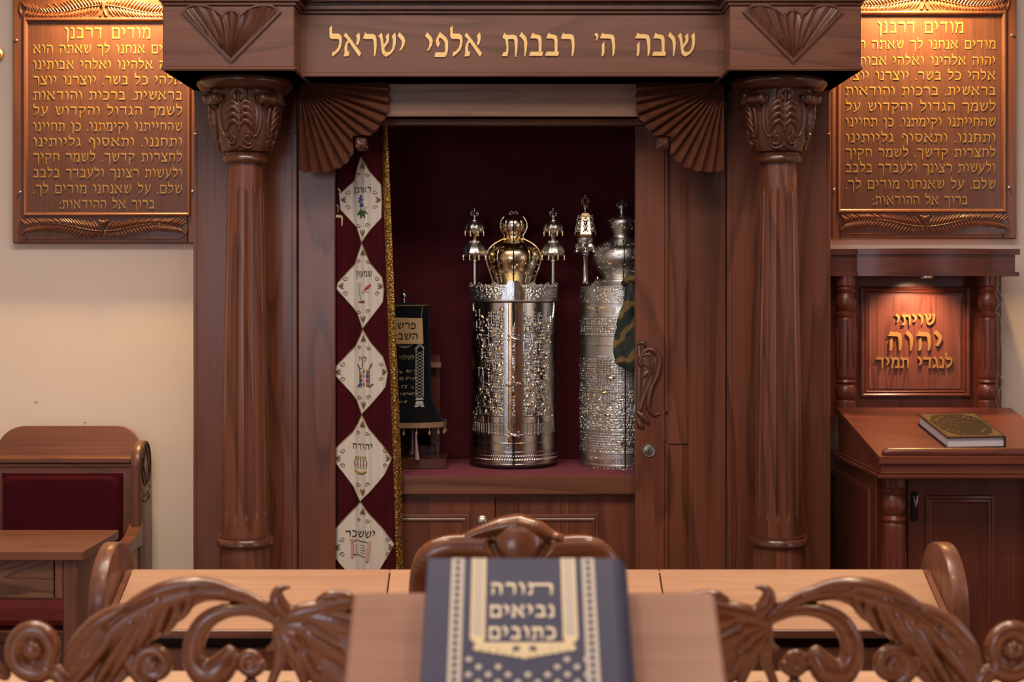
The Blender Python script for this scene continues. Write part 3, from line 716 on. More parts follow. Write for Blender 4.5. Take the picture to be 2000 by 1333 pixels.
def city(zmin, zmax, seam, rs):
    def fn(U, Z):
        H = np.zeros((len(U), len(Z))); G = np.zeros_like(H, bool)
        z = zmax-.05
        while z > zmin+.012:
            u = U[0]-.01
            top = z
            while u < U[-1]:
                w = rs.uniform(.007, .018); h = rs.uniform(.012, .030); t = rs.uniform(.0014, .0052)
                if not (top > zmax-.075 and rs.random() < .4):
                    put_box(H, U, Z, u, z-.02, w, h+.02, t, rs.uniform(-.0006, .0006))
                    if rs.random() < .42: put_dome(H, G, U, Z, u, z+h-.001, w*.42, t, rs.choice((1., 1., 1.5)))
                    elif rs.random() < .5: put_box(H, U, Z, u, z+h, w*1.2, .002, t+.0012)
                    nw = rs.randint(1, 3)
                    for q in range(nw):
                        for rr in range(rs.randint(1, 2)): put_box(H, U, Z, u+(q-(nw-1)/2)*.0055, z+.003+rr*.010, .0026, .006, t-.0012)
                u += w*rs.uniform(.8, 1.15)
            z -= rs.uniform(.015, .021)
        j = np.searchsorted(Z, zmin+.075)
        for q in range(int((U[-1]-U[0])/.022)):
            u = U[0]+.011+q*.022; put_box(H, U, Z, u, zmin, .020, .062, .0030); put_box(H, U, Z, u, zmin+.062, .022, .003, .0045)
            for e in (-.005, .005): put_box(H, U, Z, u+e, zmin+.006, .006, .030, .0014); put_dome(H, np.zeros_like(G), U, Z, u+e, zmin+.036, .003, .0002)
        # bowed border strips at both sides and a plain margin by the seam
        for sg in (-1, 1):
            for k, zz in enumerate(Z):
                e = sg*(.176-.050*math.sin(PI*(zz-zmin)/(zmax-zmin))**1.4) if True else 0
                i = np.searchsorted(U, e)
                if sg < 0: H[:max(i-4, 0), k] *= .12; G[:max(i-4, 0), k] = False
                else: H[i+4:, k] *= .12; G[i+4:, k] = False
                if 4 < i < len(U)-4: H[i-3:i+3, k] = .0035
            # margin strip
            i0, i1 = np.searchsorted(U, [seam+min(sg*.006, sg*.034), seam+max(sg*.006, sg*.034)])
            H[i0:i1, :] = .0006; G[i0:i1, :] = False
        H += rs.random()*0
        return H, G
    return fn
def case_case(): pass
def finial(name, x, y, zb, label, tall=False):
    f = thing(name, (x, y, zb), label, 'finial', None)
    c = (x, y, zb)
    if not tall:
        m = MB(); m.lathe([(.011, 0), (.0085, .004), (.0072, .012), (.0072, .085), (.0095, .088), (.0095, .092), (.006, .098), (.006, .110)], c, 20); m.build('stem', SILV, f)
        m = MB()
        def chz(a, z): return 1+.05*math.sin(9*a)+.03*math.sin(17*a+z*900)
        m.lathe([(.006, .100), (.020, .103), (.038, .110), (.042, .117), (.040, .128), (.033, .142), (.023, .151), (.019, .154), (.018, .160), (.010, .162)], c, 54, rf=chz); m.build('lower_tier', SILV2, f)
        m = MB(); m.lathe([(.010, .160), (.0105, .166), (.008, .170), (.009, .178), (.013, .184), (.014, .187)], c, 20); m.build('neck', SGOLD, f)
        m = MB(); m.lathe([(.012, .184), (.022, .188), (.033, .196), (.036, .205), (.032, .216), (.020, .224), (.012, .228), (.011, .232), (.006, .233)], c, 54, rf=chz); m.build('upper_tier', SILV2, f)
        m = MB(); m.lathe([(.006, .230), (.0055, .240), (.010, .246), (.0085, .252), (.004, .256), (.002, .258)], c, 16)
        for q in range(6):
            a = q*PI/3+.2; dx, dy = math.cos(a), math.sin(a)
            m.sweep(curve([c and (x+dx*.009, y+dy*.009, zb+.246), (x+dx*.0135, y+dy*.0135, zb+.254), (x+dx*.009, y+dy*.009, zb+.262), (x, y, zb+.264)]), .0014, 6)
        m.ball((x, y, zb+.272), .0042, 8); m.sweep([(x, y, zb+.26), (x, y, zb+.27)], .0015, 6); m.build('crown', SILV, f)
        for zt, rr, nb in ((.112, .0415, 8), (.196, .0345, 8)):
            for q in range(nb):
                a = q*2*PI/nb+.39-PI/2; bx, by = x+rr*math.cos(a), y+rr*math.sin(a)
                m = MB(); m.lathe([(.001, -.001), (.0022, -.003), (.0026, -.010), (.0042, -.016), (.0042, -.018), (.002, -.0195), (.0006, -.021)], (bx, by, zb+zt), 10); m.sweep([(bx, by, zb+zt+.004), (bx, by, zb+zt-.003)], .0008, 5); m.build('bell', SGOLD, f)
    else:
        m = MB(); m.lathe([(.016, 0), (.012, .006), (.0125, .010), (.0098, .016), (.0085, .095), (.011, .10), (.016, .103), (.016, .105), (.008, .108)], c, 20); m.build('stem', SILV, f)
        m = MB(); m.lathe([(.008, .105), (.012, .110), (.030, .122), (.034, .130), (.030, .140), (.024, .143), (.028, .150), (.028, .160), (.024, .165)], c, 36, rf=lambda a, z: 1+.12*math.sin(6*a)*(1 if z < .141 else 0)); m.build('lower_tier', SILV2, f)
        m = MB()
        vs = []; fs = []
        for zz, rr in ((.165, .037), (.170, .0385), (.176, .036), (.240, .024), (.246, .023), (.250, .018)):
            for q in range(6): a = q*PI/3; vs.append((x+rr*math.cos(a), y+rr*math.sin(a), zb+zz))
        for k in range(5):
            for q in range(6): fs.append([k*6+q, k*6+(q+1) % 6, k*6+6+(q+1) % 6, k*6+6+q])
        fs += [list(range(6))[::-1], list(range(30, 36))]; m.add(vs, fs, 1)
        for q in range(6):
            a = q*PI/3; m.sweep([(x+.037*math.cos(a), y+.037*math.sin(a), zb+.172), (x+.0245*math.cos(a), y+.0245*math.sin(a), zb+.242)], .0018, 6)
            a += PI/6
            for t, s1 in ((.25, 1.2), (.55, 1.3), (.85, .8)):
                r = (.0375-.0125*t)*.885; m.ball((x+r*math.cos(a), y+r*math.sin(a), zb+.176+.064*t), .0055*s1, 6, 0, 1.3)
            for t in (.12, .4, .7, .95):
                r = (.0375-.0125*t)*.885
                for e in (-1, 1): m.ball((x+r*math.cos(a)-e*.007*math.sin(a), y+r*math.sin(a)+e*.007*math.cos(a), zb+.176+.064*t), .0032, 5, 0)
        m.build('lantern', [SILV, SGOLD], f)
        m = MB(); m.lathe([(.018, .249), (.012, .254), (.006, .258), (.005, .264), (.010, .270), (.012, .277), (.009, .280), (.003, .281)], c, 20)
        for q in range(6):
            a = q*PI/3; dx, dy = math.cos(a), math.sin(a); m.sweep(curve([(x+dx*.010, y+dy*.010, zb+.276), (x+dx*.0135, y+dy*.0135, zb+.288), (x+dx*.008, y+dy*.008, zb+.297), (x, y, zb+.299)]), .0014, 6)
        m.ball((x, y, zb+.308), .0045, 8); m.sweep([(x, y, zb+.297), (x, y, zb+.306)], .0015, 6); m.build('crown', SILV, f)
        for q in range(6):
            a = q*PI/3+.5; bx, by = x+.034*math.cos(a), y+.034*math.sin(a)
            m = MB(); m.lathe([(.001, 0), (.004, -.002), (.006, -.008), (.009, -.013), (.009, -.0145), (.001, -.0145)], (bx, by, zb+.127), 12); m.ball((bx, by, zb+.111), .0025, 6); m.build('bell', SILV, f)
    return f

# the left case: gilt dome, city relief, copper margin strips
TC = (.0055, .395, ZS); TR_ = .1525
tk = thing('torah_case', TC, 'round silver scroll case with gilt onion dome and chased city, centre of the ark shelf', 'torah case')
m = MB()
zt = 1.482
m.lathe([(.145, ZS+.001), (.150, ZS+.003), (.1535, ZS+.008), (.1535, ZS+.013), (.148, ZS+.015), (TR_-.004, ZS+.02), (TR_-.004, zt), (.10, zt+.001)], (TC[0], TC[1], 0), 72, mat=2)
chased(m, TC, TR_-.001, 1.030, zt-.006, -1.75, 1.75, city(1.030, zt-.006, 0.0, random.Random(3)))
def plainband(U, Z):
    H = np.zeros((len(U), len(Z))); G = np.zeros_like(H, bool); rs = random.Random(5)
    z0, z1 = Z[0], Z[-1]
    for f, t in ((.005, .003), (.0455, .003), (.076, .0035), (.104, .003)):
        j = np.searchsorted(Z, z0+f); H[:, j:j+3] = t
    for q in range(int((U[-1]-U[0])/.009)):
        u = U[0]+q*.009; put_dome(H, np.zeros_like(G) if q % 3 else G, U, Z, u, z0+.020, .0045, .0005, 1.2); put_dome(H, np.zeros_like(G), U, Z, u+.0045, z0+.034, .003, .0004)
    return H, G
chased(m, TC, TR_-.0005, .922, 1.031, -1.75, 1.75, plainband)
body = m.build('case_body', [SILV, SGOLD, plain('dark_wood_base', (.02, .008, .006), .5)], tk, sharp=50)
m = MB()      # the dark gap between the two halves and the copper strips beside it
def strip(mb, a0, a1, r, z0, z1, mat=0, n=6):
    mb.grid(lambda u, v: (TC[0]+r*math.sin(a0+(a1-a0)*u), TC[1]-r*math.cos(a0+(a1-a0)*u), z0+(z1-z0)*v), n, 2, mat)
strip(m, -.030, .030, TR_+.0012, .922, zt, 0); m.build('gap', DARK, tk)
m = MB()
for sg in (-1, 1):
    strip(m, sg*.032, sg*.118, TR_+.001, .996, zt-.006)
    for a in (.034, .112):
        m.sweep([(TC[0]+(TR_+.001)*math.sin(sg*a), TC[1]-(TR_+.001)*math.cos(a), z) for z in (.99, zt-.006)], .0016, 6)
    for q in range(46):
        z = 1.0+q*.0103; m.ball((TC[0]+(TR_+.002)*math.sin(sg*.040), TC[1]-(TR_+.002)*math.cos(.040), z), .0016, 4)
m.build('copper_strip', COPP, tk)
for zz in (1.357, 1.030):
    m = MB(); yy = TC[1]-TR_-.003
    m.sweep(curve([(TC[0]-.016, yy, zz+.006), (TC[0]-.008, yy-.006, zz+.003), (TC[0]+.002, yy-.007, zz-.002), (TC[0]+.012, yy-.005, zz-.003), (TC[0]+.017, yy, zz+.003)]), [.002]*8+[.0035]*8+[.0045]*9+[.003]*8, 8)
    for e in (-1, 1):
        for q in (0, 1): m.ball((TC[0]+e*.017, yy, zz+.009-q*.014), .0042, 6)
    m.build('clasp', SILV, tk)
m = MB(); yy = TC[1]-TR_-.002
for e in (-1, 1): m.sweep(curve([(TC[0]+e*.008, yy-.003, 1.200), (TC[0]+e*.014, yy, 1.206), (TC[0]+e*.026, yy, 1.200), (TC[0]+e*.014, yy, 1.194), (TC[0]+e*.008, yy-.003, 1.200)]), .0022, 6)
m.build('hinge_rosette', SILV, tk)
# crown band
def crownband(U, Z):
    H = np.zeros((len(U), len(Z))); G = np.zeros_like(H, bool); z0, z1 = Z[0], Z[-1]; rs = random.Random(11)
    for q in range(700):
        u = rs.uniform(U[0], U[-1]); z = rs.uniform(z0+.004, z1-.008); r = rs.uniform(.002, .0045); put_dome(H, np.zeros_like(G), U, Z, u, z, r, rs.uniform(.0002, .0012), 1.4)
    H[:, :4] = .004; H[:, 6:8] = .002
    return H, G
m = MB(); c0 = (TC[0], TC[1], 0)
m.lathe([(TR_-.005, zt-.004), (TR_+.002, zt-.003), (TR_+.0035, zt), (TR_+.003, zt+.004), (TR_-.001, zt+.005), (TR_-.001, zt+.05), (TR_-.006, zt+.052), (.05, zt+.05)], c0, 72)
chased(m, TC, TR_-.0005, zt+.002, zt+.056, -1.75, 1.75, crownband)
for q in range(15):      # rising scalloped crest
    a = -1.54+q*.22; w = .0155
    if abs(a) < .24: continue
    mfc = lambda u, v, hh, a=a: (TC[0]+(TR_-.001+hh)*math.sin(a+u/TR_), TC[1]-(TR_-.001+hh)*math.cos(a+u/TR_), zt+.048+v)
    ht = .017 if q % 2 else .011
    m.prism([(w*math.cos(PI*i/10), ht*math.sin(PI*i/10)*(1 if i % 2 else .85)) for i in range(11)], mfc, -.002, .002)
    for e in (-1, 1): m.sweep([mfc(x+e*.006, y+.004, .0025) for x, y in spiral(0, 0, .0052, .0012, 0, e*1.3, 12)], .0012, 5)
    m.ball(mfc(0, ht*.75, .003), .0026, 5)
cb = m.build('crown_band', SILV2, tk, sharp=60)
for a, w, h in ((-.165, .024, .050), (-.062, .022, .066), (.062, .022, .066), (.165, .024, .050)):
    m = MB(); up = [(-w/2, 0), (w/2, 0), (w/2, h-w/2)]+[(w/2*math.cos(PI*i/8), h-w/2+w/2*math.sin(PI*i/8)) for i in range(1, 8)]+[(-w/2, h-w/2)]
    if abs(a) > .1: up = [(-w/2, 0), (w/2, 0), (w/2, h*(.72 if a > 0 else 1)), (0, h*.98), (-w/2, h*(1 if a > 0 else .72))]
    mf = lambda u, v, hh, a=a: (TC[0]+(TR_+hh)*math.sin(a+u/TR_), TC[1]-(TR_+hh)*math.cos(a+u/TR_), zt+.004+v)
    m.prism(up, mf, 0, .007 if abs(a) < .1 else .0045)
    for q in range(5): m.prism([(-w*.22, h*.15+q*h*.13), (w*.22, h*.15+q*h*.13), (w*.22, h*.15+q*h*.13+.002), (-w*.22, h*.15+q*h*.13+.002)], mf, .0045, .0082 if abs(a) < .1 else .0058)
    m.build('tablet', SGOLD if a > .1 else SILV, cb)
# onion dome with engraved panels, split by the seam
m = MB()
prof = [(.066, 1.53), (.070, 1.545), (.084, 1.585), (.0935, 1.615), (.0955, 1.632), (.092, 1.652), (.082, 1.668), (.066, 1.682), (.048, 1.692), (.036, 1.698), (.033, 1.704), (.033, 1.712), (.040, 1.722), (.0455, 1.735), (.0465, 1.748), (.043, 1.762), (.033, 1.775), (.018, 1.783), (.004, 1.786)]
pc = [(r, z) for r, z in curve(prof, 4)]
m.lathe(pc, c0, 96)
for sg in (-1, 1):      # rims of the pierced window and loops on top
    for aa in (1.42, .62):
        m.sweep([(TC[0]+(r+.001)*math.sin(sg*aa), TC[1]-(r+.001)*math.cos(aa), z) for r, z in pc[4:-8]], .0017 if aa < 1 else .0026, 6)
    m.sweep([(TC[0]+sg*(.0075+.0065*math.cos(t)), TC[1], 1.784+.009*math.sin(t)) for t in [i*2*PI/16 for i in range(16)]], .0022, 6, closed=True)
dome = m.build('onion_dome', SGOLD, tk, sharp=60)
m = MB(); m.sweep([(TC[0], TC[1]-r-.0006, z) for r, z in pc[:-2]], .0022, 6); m.build('seam', DARK, dome)
def leafwork(mb, R_of_z, c, z0, z1, n, rs, sz):
    for q in range(n):
        a = rs.uniform(-1.2, 1.2); z = rs.uniform(z0, z1); r = R_of_z(z)
        pts = [(c[0]+(r+.0001)*math.sin(a+p/r), c[1]-(r+.0001)*math.cos(a+p/r), z+qz) for p, qz in spiral(0, 0, sz, sz*.2, rs.uniform(0, 6), rs.choice((-1.1, 1.1)), 12)]
        mb.sweep(pts, [.0009-.0004*i/12 for i in range(13)], 5)
Rz = lambda z: float(np.interp(z, [p[1] for p in pc], [p[0] for p in pc]))
m = MB(); leafwork(m, Rz, TC, 1.56, 1.67, 70, random.Random(2), .007); leafwork(m, Rz, TC, 1.725, 1.768, 16, random.Random(4), .005); m.build('engraving', SGOLD, dome)
finial('torah_finial', wx(927, TC[1]), TC[1]-.02, 1.530, 'small silver two-tiered finial with gilt bells, left of the gilt onion dome')
finial('torah_finial', wx(1080, TC[1]), TC[1]-.02, 1.530, 'small silver two-tiered finial with gilt bells, right of the gilt onion dome')

# the right case: all silver, brick and citadel relief
TD = (wx(1214.5, .39), .39, ZS); RD = .146
tk2 = thing('torah_case', TD, 'round silver scroll case with stone wall relief, half hidden by the sliding door', 'torah case')
def bricks(rs, dens=.5):
    def fn(U, Z):
        H = np.zeros((len(U), len(Z))); G = np.zeros_like(H, bool); z = Z[0]+.001; r = 0
        while z < Z[-1]-.006:
            u = U[0]+(r % 2)*.006
            while u < U[-1]:
                w = rs.uniform(.009, .014); put_box(H, U, Z, u, z, w-.0022, .0065, rs.uniform(.0008, .0022), rs.uniform(-.0005, .0005)); u += w
            z += .0085; r += 1
        H[:, :3] = .004; H[:, -3:] = .004
        return H, G
    return fn
def citadel(U, Z):
    rs = random.Random(21); H, G = bricks(rs)(U, Z); z0, z1 = Z[0], Z[-1]; hh = z1-z0
    jm = np.searchsorted(Z, z1-.045); H[:, jm:-3] = 0
    for (u, z, w, h, t) in ((-.075, z1-.14, .052, .095, .006), (-.02, z1-.16, .06, .09, .0035), (.04, z1-.15, .06, .085, .004), (-.055, z1-.20, .05, .06, .0075)):
        for k in range(int(h/.0078)):
            nb = int(w/.009)
            for q in range(nb): put_box(H, U, Z, u-w/2+(q+.5)*w/nb, z+k*.0078, w/nb-.002, .0062, t+rs.uniform(-.0005, .0005))
        for q in range(int(w/.009)): put_box(H, U, Z, u-w/2+q*.0095+.004, z+h, .005, .006, t+.0015)
    for (u, z, r) in ((-.05, z1-.115, .017), (-.075, z1-.165, .014), (-.06, z1-.24, .012)): put_dome(H, G, U, Z, u, z, r, .006, .8)
    for q in range(260):
        u = rs.uniform(U[0], U[-1]); z = rs.uniform(z0+.003, z0+hh*.42); put_dome(H, np.zeros_like(G), U, Z, u, z, rs.uniform(.003, .007), rs.uniform(.001, .003), .7)
    for q in range(30):
        u = rs.uniform(U[0], U[-1]); z = rs.uniform(z0+hh*.25, z0+hh*.7); put_box(H, U, Z, u, z, .006, .009, -.001)
    return H, G
m = MB()
m.lathe([(.138, ZS+.001), (.146, ZS+.002), (.1475, ZS+.006), (RD-.003, ZS+.010), (RD-.003, 1.482), (.138, 1.50), (.11, 1.545), (.07, 1.55)], (TD[0], TD[1], 0), 72)
zz = lambda py: 1.5-(py-578)*4.89/2745
def scrollband(U, Z):
    rs = random.Random(31); H = np.zeros((len(U), len(Z))); G = np.zeros_like(H, bool)
    for q in range(int(len(U)*len(Z)/90)): put_dome(H, np.zeros_like(G), U, Z, rs.uniform(U[0], U[-1]), rs.uniform(Z[0], Z[-1]-.005), rs.uniform(.002, .0045), rs.uniform(.0003, .0015), 1.1)
    H[:, :3] = .0035; H[:, -3:] = .0035
    return H, G
def smooth(U, Z):
    H = np.zeros((len(U), len(Z))); G = np.zeros_like(H, bool); H[:, :3] = .004; H[:, -3:] = .004; return H, G
for a, b, fn in ((917, 902, scrollband), (902, 878, smooth), (878, 836, bricks(random.Random(5))), (836, 672, citadel), (672, 654, smooth), (654, 618, bricks(random.Random(6))), (618, 592, smooth), (592, 560, scrollband)):
    chased(m, TD, RD-.001, zz(a), zz(b)+.001, -1.7, 1.0, fn)
m.build('case_body', [SILV2, SGOLD], tk2, sharp=50)
onC = lambda u, v, h: (TD[0]+(RD+h)*math.sin(u/RD), TD[1]-(RD+h)*math.cos(u/RD), v)
m = MB()
hebrew(m, "עץ חיים היא", -.018, zz(610), .019, onC, .0022, width=.142, gap=12, space=45)
hebrew(m, "וזאת התורה", -.012, zz(897), .018, onC, .0022, width=.128, gap=12, space=45)
hebrew(m, "הכ", .052, zz(897), .018, onC, .0022, gap=12)
m.build('lettering', SGOLD, tk2)
m = MB(); m.sweep([(TD[0], TD[1]-RD-.003, z) for z in (.92, 1.545)], .0022, 6); m.build('seam', DARK, tk2)
m = MB(); yy = TD[1]-RD-.006
m.sweep(curve([(TD[0]-.02, yy, zz(858)), (TD[0]-.008, yy-.004, zz(854)), (TD[0]+.006, yy-.004, zz(862)), (TD[0]+.02, yy, zz(860))]), [.003]*25, 8)
for e in (-1, 1): m.ball((TD[0]+e*.015, yy, zz(858)), .006, 6)
m.build('clasp', SILV, tk2)
prof = [(.076, 1.545), (.080, 1.550), (.078, 1.556), (.069, 1.561), (.075, 1.576), (.091, 1.598), (.1025, 1.622), (.1035, 1.640), (.097, 1.660), (.081, 1.676), (.061, 1.687), (.045, 1.694), (.036, 1.700), (.034, 1.710), (.037, 1.722), (.043, 1.735), (.0485, 1.747), (.049, 1.757), (.044, 1.767), (.030, 1.775), (.013, 1.780), (.009, 1.788), (.010, 1.797), (.017, 1.803), (.019, 1.811), (.012, 1.816), (.006, 1.820), (.003, 1.833), (.001, 1.838)]
pc2 = curve(prof, 4); m = MB(); m.lathe(pc2, (TD[0], TD[1], 0), 84)
Rz2 = lambda z: float(np.interp(z, [p[1] for p in pc2], [p[0] for p in pc2]))
leafwork(m, Rz2, TD, 1.575, 1.68, 110, random.Random(8), .006); leafwork(m, Rz2, TD, 1.73, 1.768, 30, random.Random(9), .004)
for q in range(6):
    a = q*PI/3+.3; m.sweep(curve([(TD[0]+.012*math.cos(a), TD[1]+.012*math.sin(a), 1.803), (TD[0]+.019*math.cos(a), TD[1]+.019*math.sin(a), 1.813), (TD[0]+.015*math.cos(a), TD[1]+.015*math.sin(a), 1.823), (TD[0], TD[1], 1.828)]), .0017, 6)
d2 = m.build('onion_dome', SILV2, tk2, sharp=60)
m = MB(); m.sweep([(TD[0], TD[1]-Rz2(z)-.001, z) for z in np.linspace(1.56, 1.69, 24)], .002, 6); m.build('seam', DARK, d2)
finial('torah_finial', wx(1143, .37), .37, zz(556), 'tall silver finial with six-sided pierced lantern tier, left of the silver dome', tall=True)
m = MB(); m.lathe([(.001, .018), (.004, .016), (.007, .006), (.012, 0), (.012, -.002), (.001, -.002)], (wx(1166, .33), .30, zz(551)), 16)
m.ball((wx(1166, .33), .30, zz(549)), .003, 5)
tag(m.build('small_bell', SILV), 'tiny silver bell standing at the foot of the silver dome', 'bell')

# plaid scarf hung over the right case
PLAID, _nt, _b = mat('green_gold_plaid')
_tc = N(_nt, 'ShaderNodeTexCoord'); _mp = N(_nt, 'ShaderNodeMapping'); _mp.inputs['Rotation'].default_value = (0, math.radians(-52), 0); _nt.links.new(_tc.outputs['Object'], _mp.inputs[0])
_w = N(_nt, 'ShaderNodeTexWave', Scale=4.6, Distortion=7.0, Detail=2.0)
_w.inputs['Detail Scale'].default_value = 2.2; _w.wave_type = 'BANDS'; _w.bands_direction = 'X'; _nt.links.new(_mp.outputs[0], _w.inputs['Vector'])
_w2 = N(_nt, 'ShaderNodeTexNoise', Scale=60., Detail=3.); _nt.links.new(_tc.outputs['Object'], _w2.inputs['Vector'])
_r = ramp(_nt, [(.0, (.010, .024, .018)), (.70, (.020, .035, .022)), (.80, (.28, .17, .045)), (.88, (.05, .05, .02)), (.94, (.34, .21, .06)), (1, (.20, .12, .03))]); _nt.links.new(_w.outputs[0], _r.inputs[0])
_nt.links.new(_r.outputs[0], _b.inputs['Base Color']); _b.inputs['Roughness'].default_value = .6; _b.inputs['Sheen Weight'].default_value = .2; bump(_nt, _b, _w2.outputs[0], .4, .003)
SX, SY = wx(1236, .21), .205
def scarf(u, v):
    a = 2*PI*u; t = v; w = .014+.046*math.sin(min(t*1.15, 1)*PI/2)*(1-max(0, t-.9)/.1*.97)*(1 if t > .12 else .6+3.3*t)
    z = zz(548)-t*(zz(548)-zz(722)); 
    rr = 1+.16*math.sin(3*a+7*t)+.09*math.sin(7*a-11*t)+.05*math.sin(16*t+2*a)
    return (SX+w*rr*math.cos(a)-.004+.010*t, SY+min(w, .032)*.62*rr*math.sin(a), z)
m = MB(); m.grid(scarf, 60, 60, cu=True)
m.sweep(curve([(SX-.03, SY+.01, zz(556)), (SX-.01, SY-.012, zz(546)), (SX+.03, SY-.01, zz(548)), (SX+.06, SY+.01, zz(560))]), [.012]*25, 10)
tag(m.build('plaid_scarf', PLAID, sharp=180), 'dark green and gold plaid scarf hanging over the right silver case', 'scarf')

# the scroll in a black velvet mantle, at the left behind the curtain
MX, MY = wx(775, .36), .36
mt = thing('mantled_scroll', (MX, MY, ZS), 'Torah scroll in a black velvet mantle with gold fringe, partly behind the curtain', 'torah scroll')
zm = lambda py: CZ-(py-HZ)*4.72/F
def sup(a, p=3.2):
    c, s = math.cos(a), math.sin(a); k = (abs(c)**p+abs(s)**p)**(-1/p); return k*c, k*s
def mantle(u, v):
    a = 2*PI*u; cx, sy = sup(a); fl = 0 if v < .72 else ((v-.72)/.28)**1.6
    rx = .112+.010*v+.045*fl; ry = .088+.008*v+.02*fl; wv = 1+.015*fl*math.sin(11*a)
    z = zm(598)-v*(zm(598)-zm(836))
    return (MX+rx*cx*wv, MY+ry*sy*wv, z)
m = MB(); m.grid(mantle, 80, 40, cu=True)
m.grid(lambda u, v: (lambda p: (MX+(p[0]-MX)*(1-v), MY+(p[1]-MY)*(1-v), p[2]+.012*math.sin(v*PI/2)))(mantle(u, 0)), 80, 8, cu=True)
mn = m.build('mantle', BLACKV, mt, sharp=180)
m = MB(); m.sweep([tuple(Vector(mantle(i/80, 0))+Vector((0, 0, .001))) for i in range(80)], .0028, 6, closed=True); m.build('top_piping', EMB, mn)
m = MB(); m.grid(lambda u, v: (lambda p: (MX+(p[0]-MX)*1.01, MY+(p[1]-MY)*1.012, p[2]+.018*(1-v)-.004))(mantle(u, 1)), 120, 5, cu=True); m.build('gold_fringe', plain('fringe_gold', (.30, .19, .09), .6), mn)
for q in range(26):
    a = (q+.3)/26; p = mantle(a, 1)
    if p[1] > MY+.02 or not (-.3 < 1): continue
    m = MB(); m.sweep([(p[0], p[1], p[2]), (p[0], p[1], p[2]-.016)], .0012, 5); m.lathe([(.001, -.014), (.0035, -.018), (.0045, -.025), (.002, -.029), (.0005, -.030)], p, 8); m.build('fringe_tassel', plain('tassel_gold', (.34, .24, .14), .6), mn)
# embroidery on the mantle front
def onM(u, v, h):     # u metres to the right of the centre, v height
    t = min(max((zm(598)-v)/(zm(598)-zm(836)), 0), 1); fl = 0 if t < .72 else ((t-.72)/.28)**1.6
    rx = .112+.010*t+.045*fl; ry = .088+.008*t+.02*fl; q = min(abs(u)/rx, .999)
    return (MX+u, MY-ry*(1-q**3.2)**(1/3.2)-h, v)
KM = 4.72/F
U_ = lambda px: (px-775)*KM
m = MB()
hebrew(m, 'לעילוי', U_(813), zm(704), 8*KM, onM, .0008, width=29*KM, h0=.001)
for (px, py, h, w) in ((818, 733, 9, 36), (817, 745, 7, 38), (811, 762, 8, 22), (820, 775, 6, 40), (800, 790, 6, 22)):
    scribble(m, U_(px), zm(py), h*KM, onM, .0008, w*KM, random.Random(px+py), .001)
m.build('gold_lettering', plain('mantle_gold_thread', (.42, .33, .20), .5, .2), mn)
m = MB()
x0, x1, za, zb = 817, 831, 684, 778
for px in (x0, x1): m.sweep([onM(U_(px), z, .001) for z in np.linspace(zm(zb), zm(za), 10)], .0013, 6)
for q in range(14):
    z0 = za+4+q*6.5
    for d in (0, 1): m.sweep([onM(U_(x0+1 if d else x1-1), zm(z0), .001), onM(U_((x0+x1)/2), zm(z0+3.2), .0014), onM(U_(x1-1 if d else x0+1), zm(z0+6.4), .001)], .0009, 5)
for (a, b, w) in ((684, 678, 9), (678, 674, 5), (780, 784, 8), (786, 793, 8), (794, 798, 10)):
    m.prism([(U_(824-w), zm(b) if b > a else zm(a)), (U_(824+w), zm(b) if b > a else zm(a)), (U_(824+w*.8), zm(a) if b > a else zm(b)), (U_(824-w*.8), zm(a) if b > a else zm(b))], onM, .0006, .0018)
m.sweep([onM(U_(795+17*math.cos(a)), zm(668+12*math.sin(a)), .001) for a in [i*PI/14 for i in range(15)]], .002, 6)
m.sweep([onM(U_(795+12*math.cos(a)), zm(668+8*math.sin(a)), .001) for a in [i*PI/14 for i in range(15)]], .0014, 6)
m.build('silver_embroidery', EMBW, mn)
m = MB()
for dx in (-.05, .05): m.lathe([(.016, 0), (.018, .005), (.013, .02), (.011, .08), (.011, .14)], (MX+dx, MY, ZS+.036), 16)
m.build('roller_handle', MW['carve'], mt)
m = MB(); bx, _, bz = W(788.5, 576, .36); m.lathe([(.006, -.05), (.006, -.012), (.010, -.008), (.011, 0), (.008, .008), (.003, .012), (.0035, .018), (.001, .021)], (bx, .36, bz), 14); m.build('pole_tip', SILV, mt)
m = MB(); m.sweep([(wx(812, .24), .243, zm(846)), (wx(813, .24), .244, zm(870)), (wx(815, .24), .245, zm(900))], [.002, .0045, .008], 8); m.build('hanging_cord', plain('pale_cord', (.42, .33, .30), .6), mt)
# its stand
st_ = thing('scroll_stand', (MX, .40, ZS), 'low wooden stand with back post holding the black mantled scroll', 'stand')
m = MB(); m.box(wx(735, .26), wx(871, .27), .262, .47, ZS, ZS+.034, .003); m.build('base', MW['carve'], st_)
m = MB(); m.box(wx(840, .49), wx(860, .49), .485, .51, ZS, zm(700)+.0, .003); m.build('back_post', MW['mah'], st_)
m = MB(); m.box(wx(840, .46), wx(862, .46), .44, .49, wz(719, .46), wz(708, .46), .003); m.build('peg', plain('pale_peg', (.30, .16, .09), .5), st_)
m = MB(); m.box(wx(745, .48), wx(850, .48), .47, .484, ZS, ZS+.06, .002); m.build('rail', MW['mah'], st_)
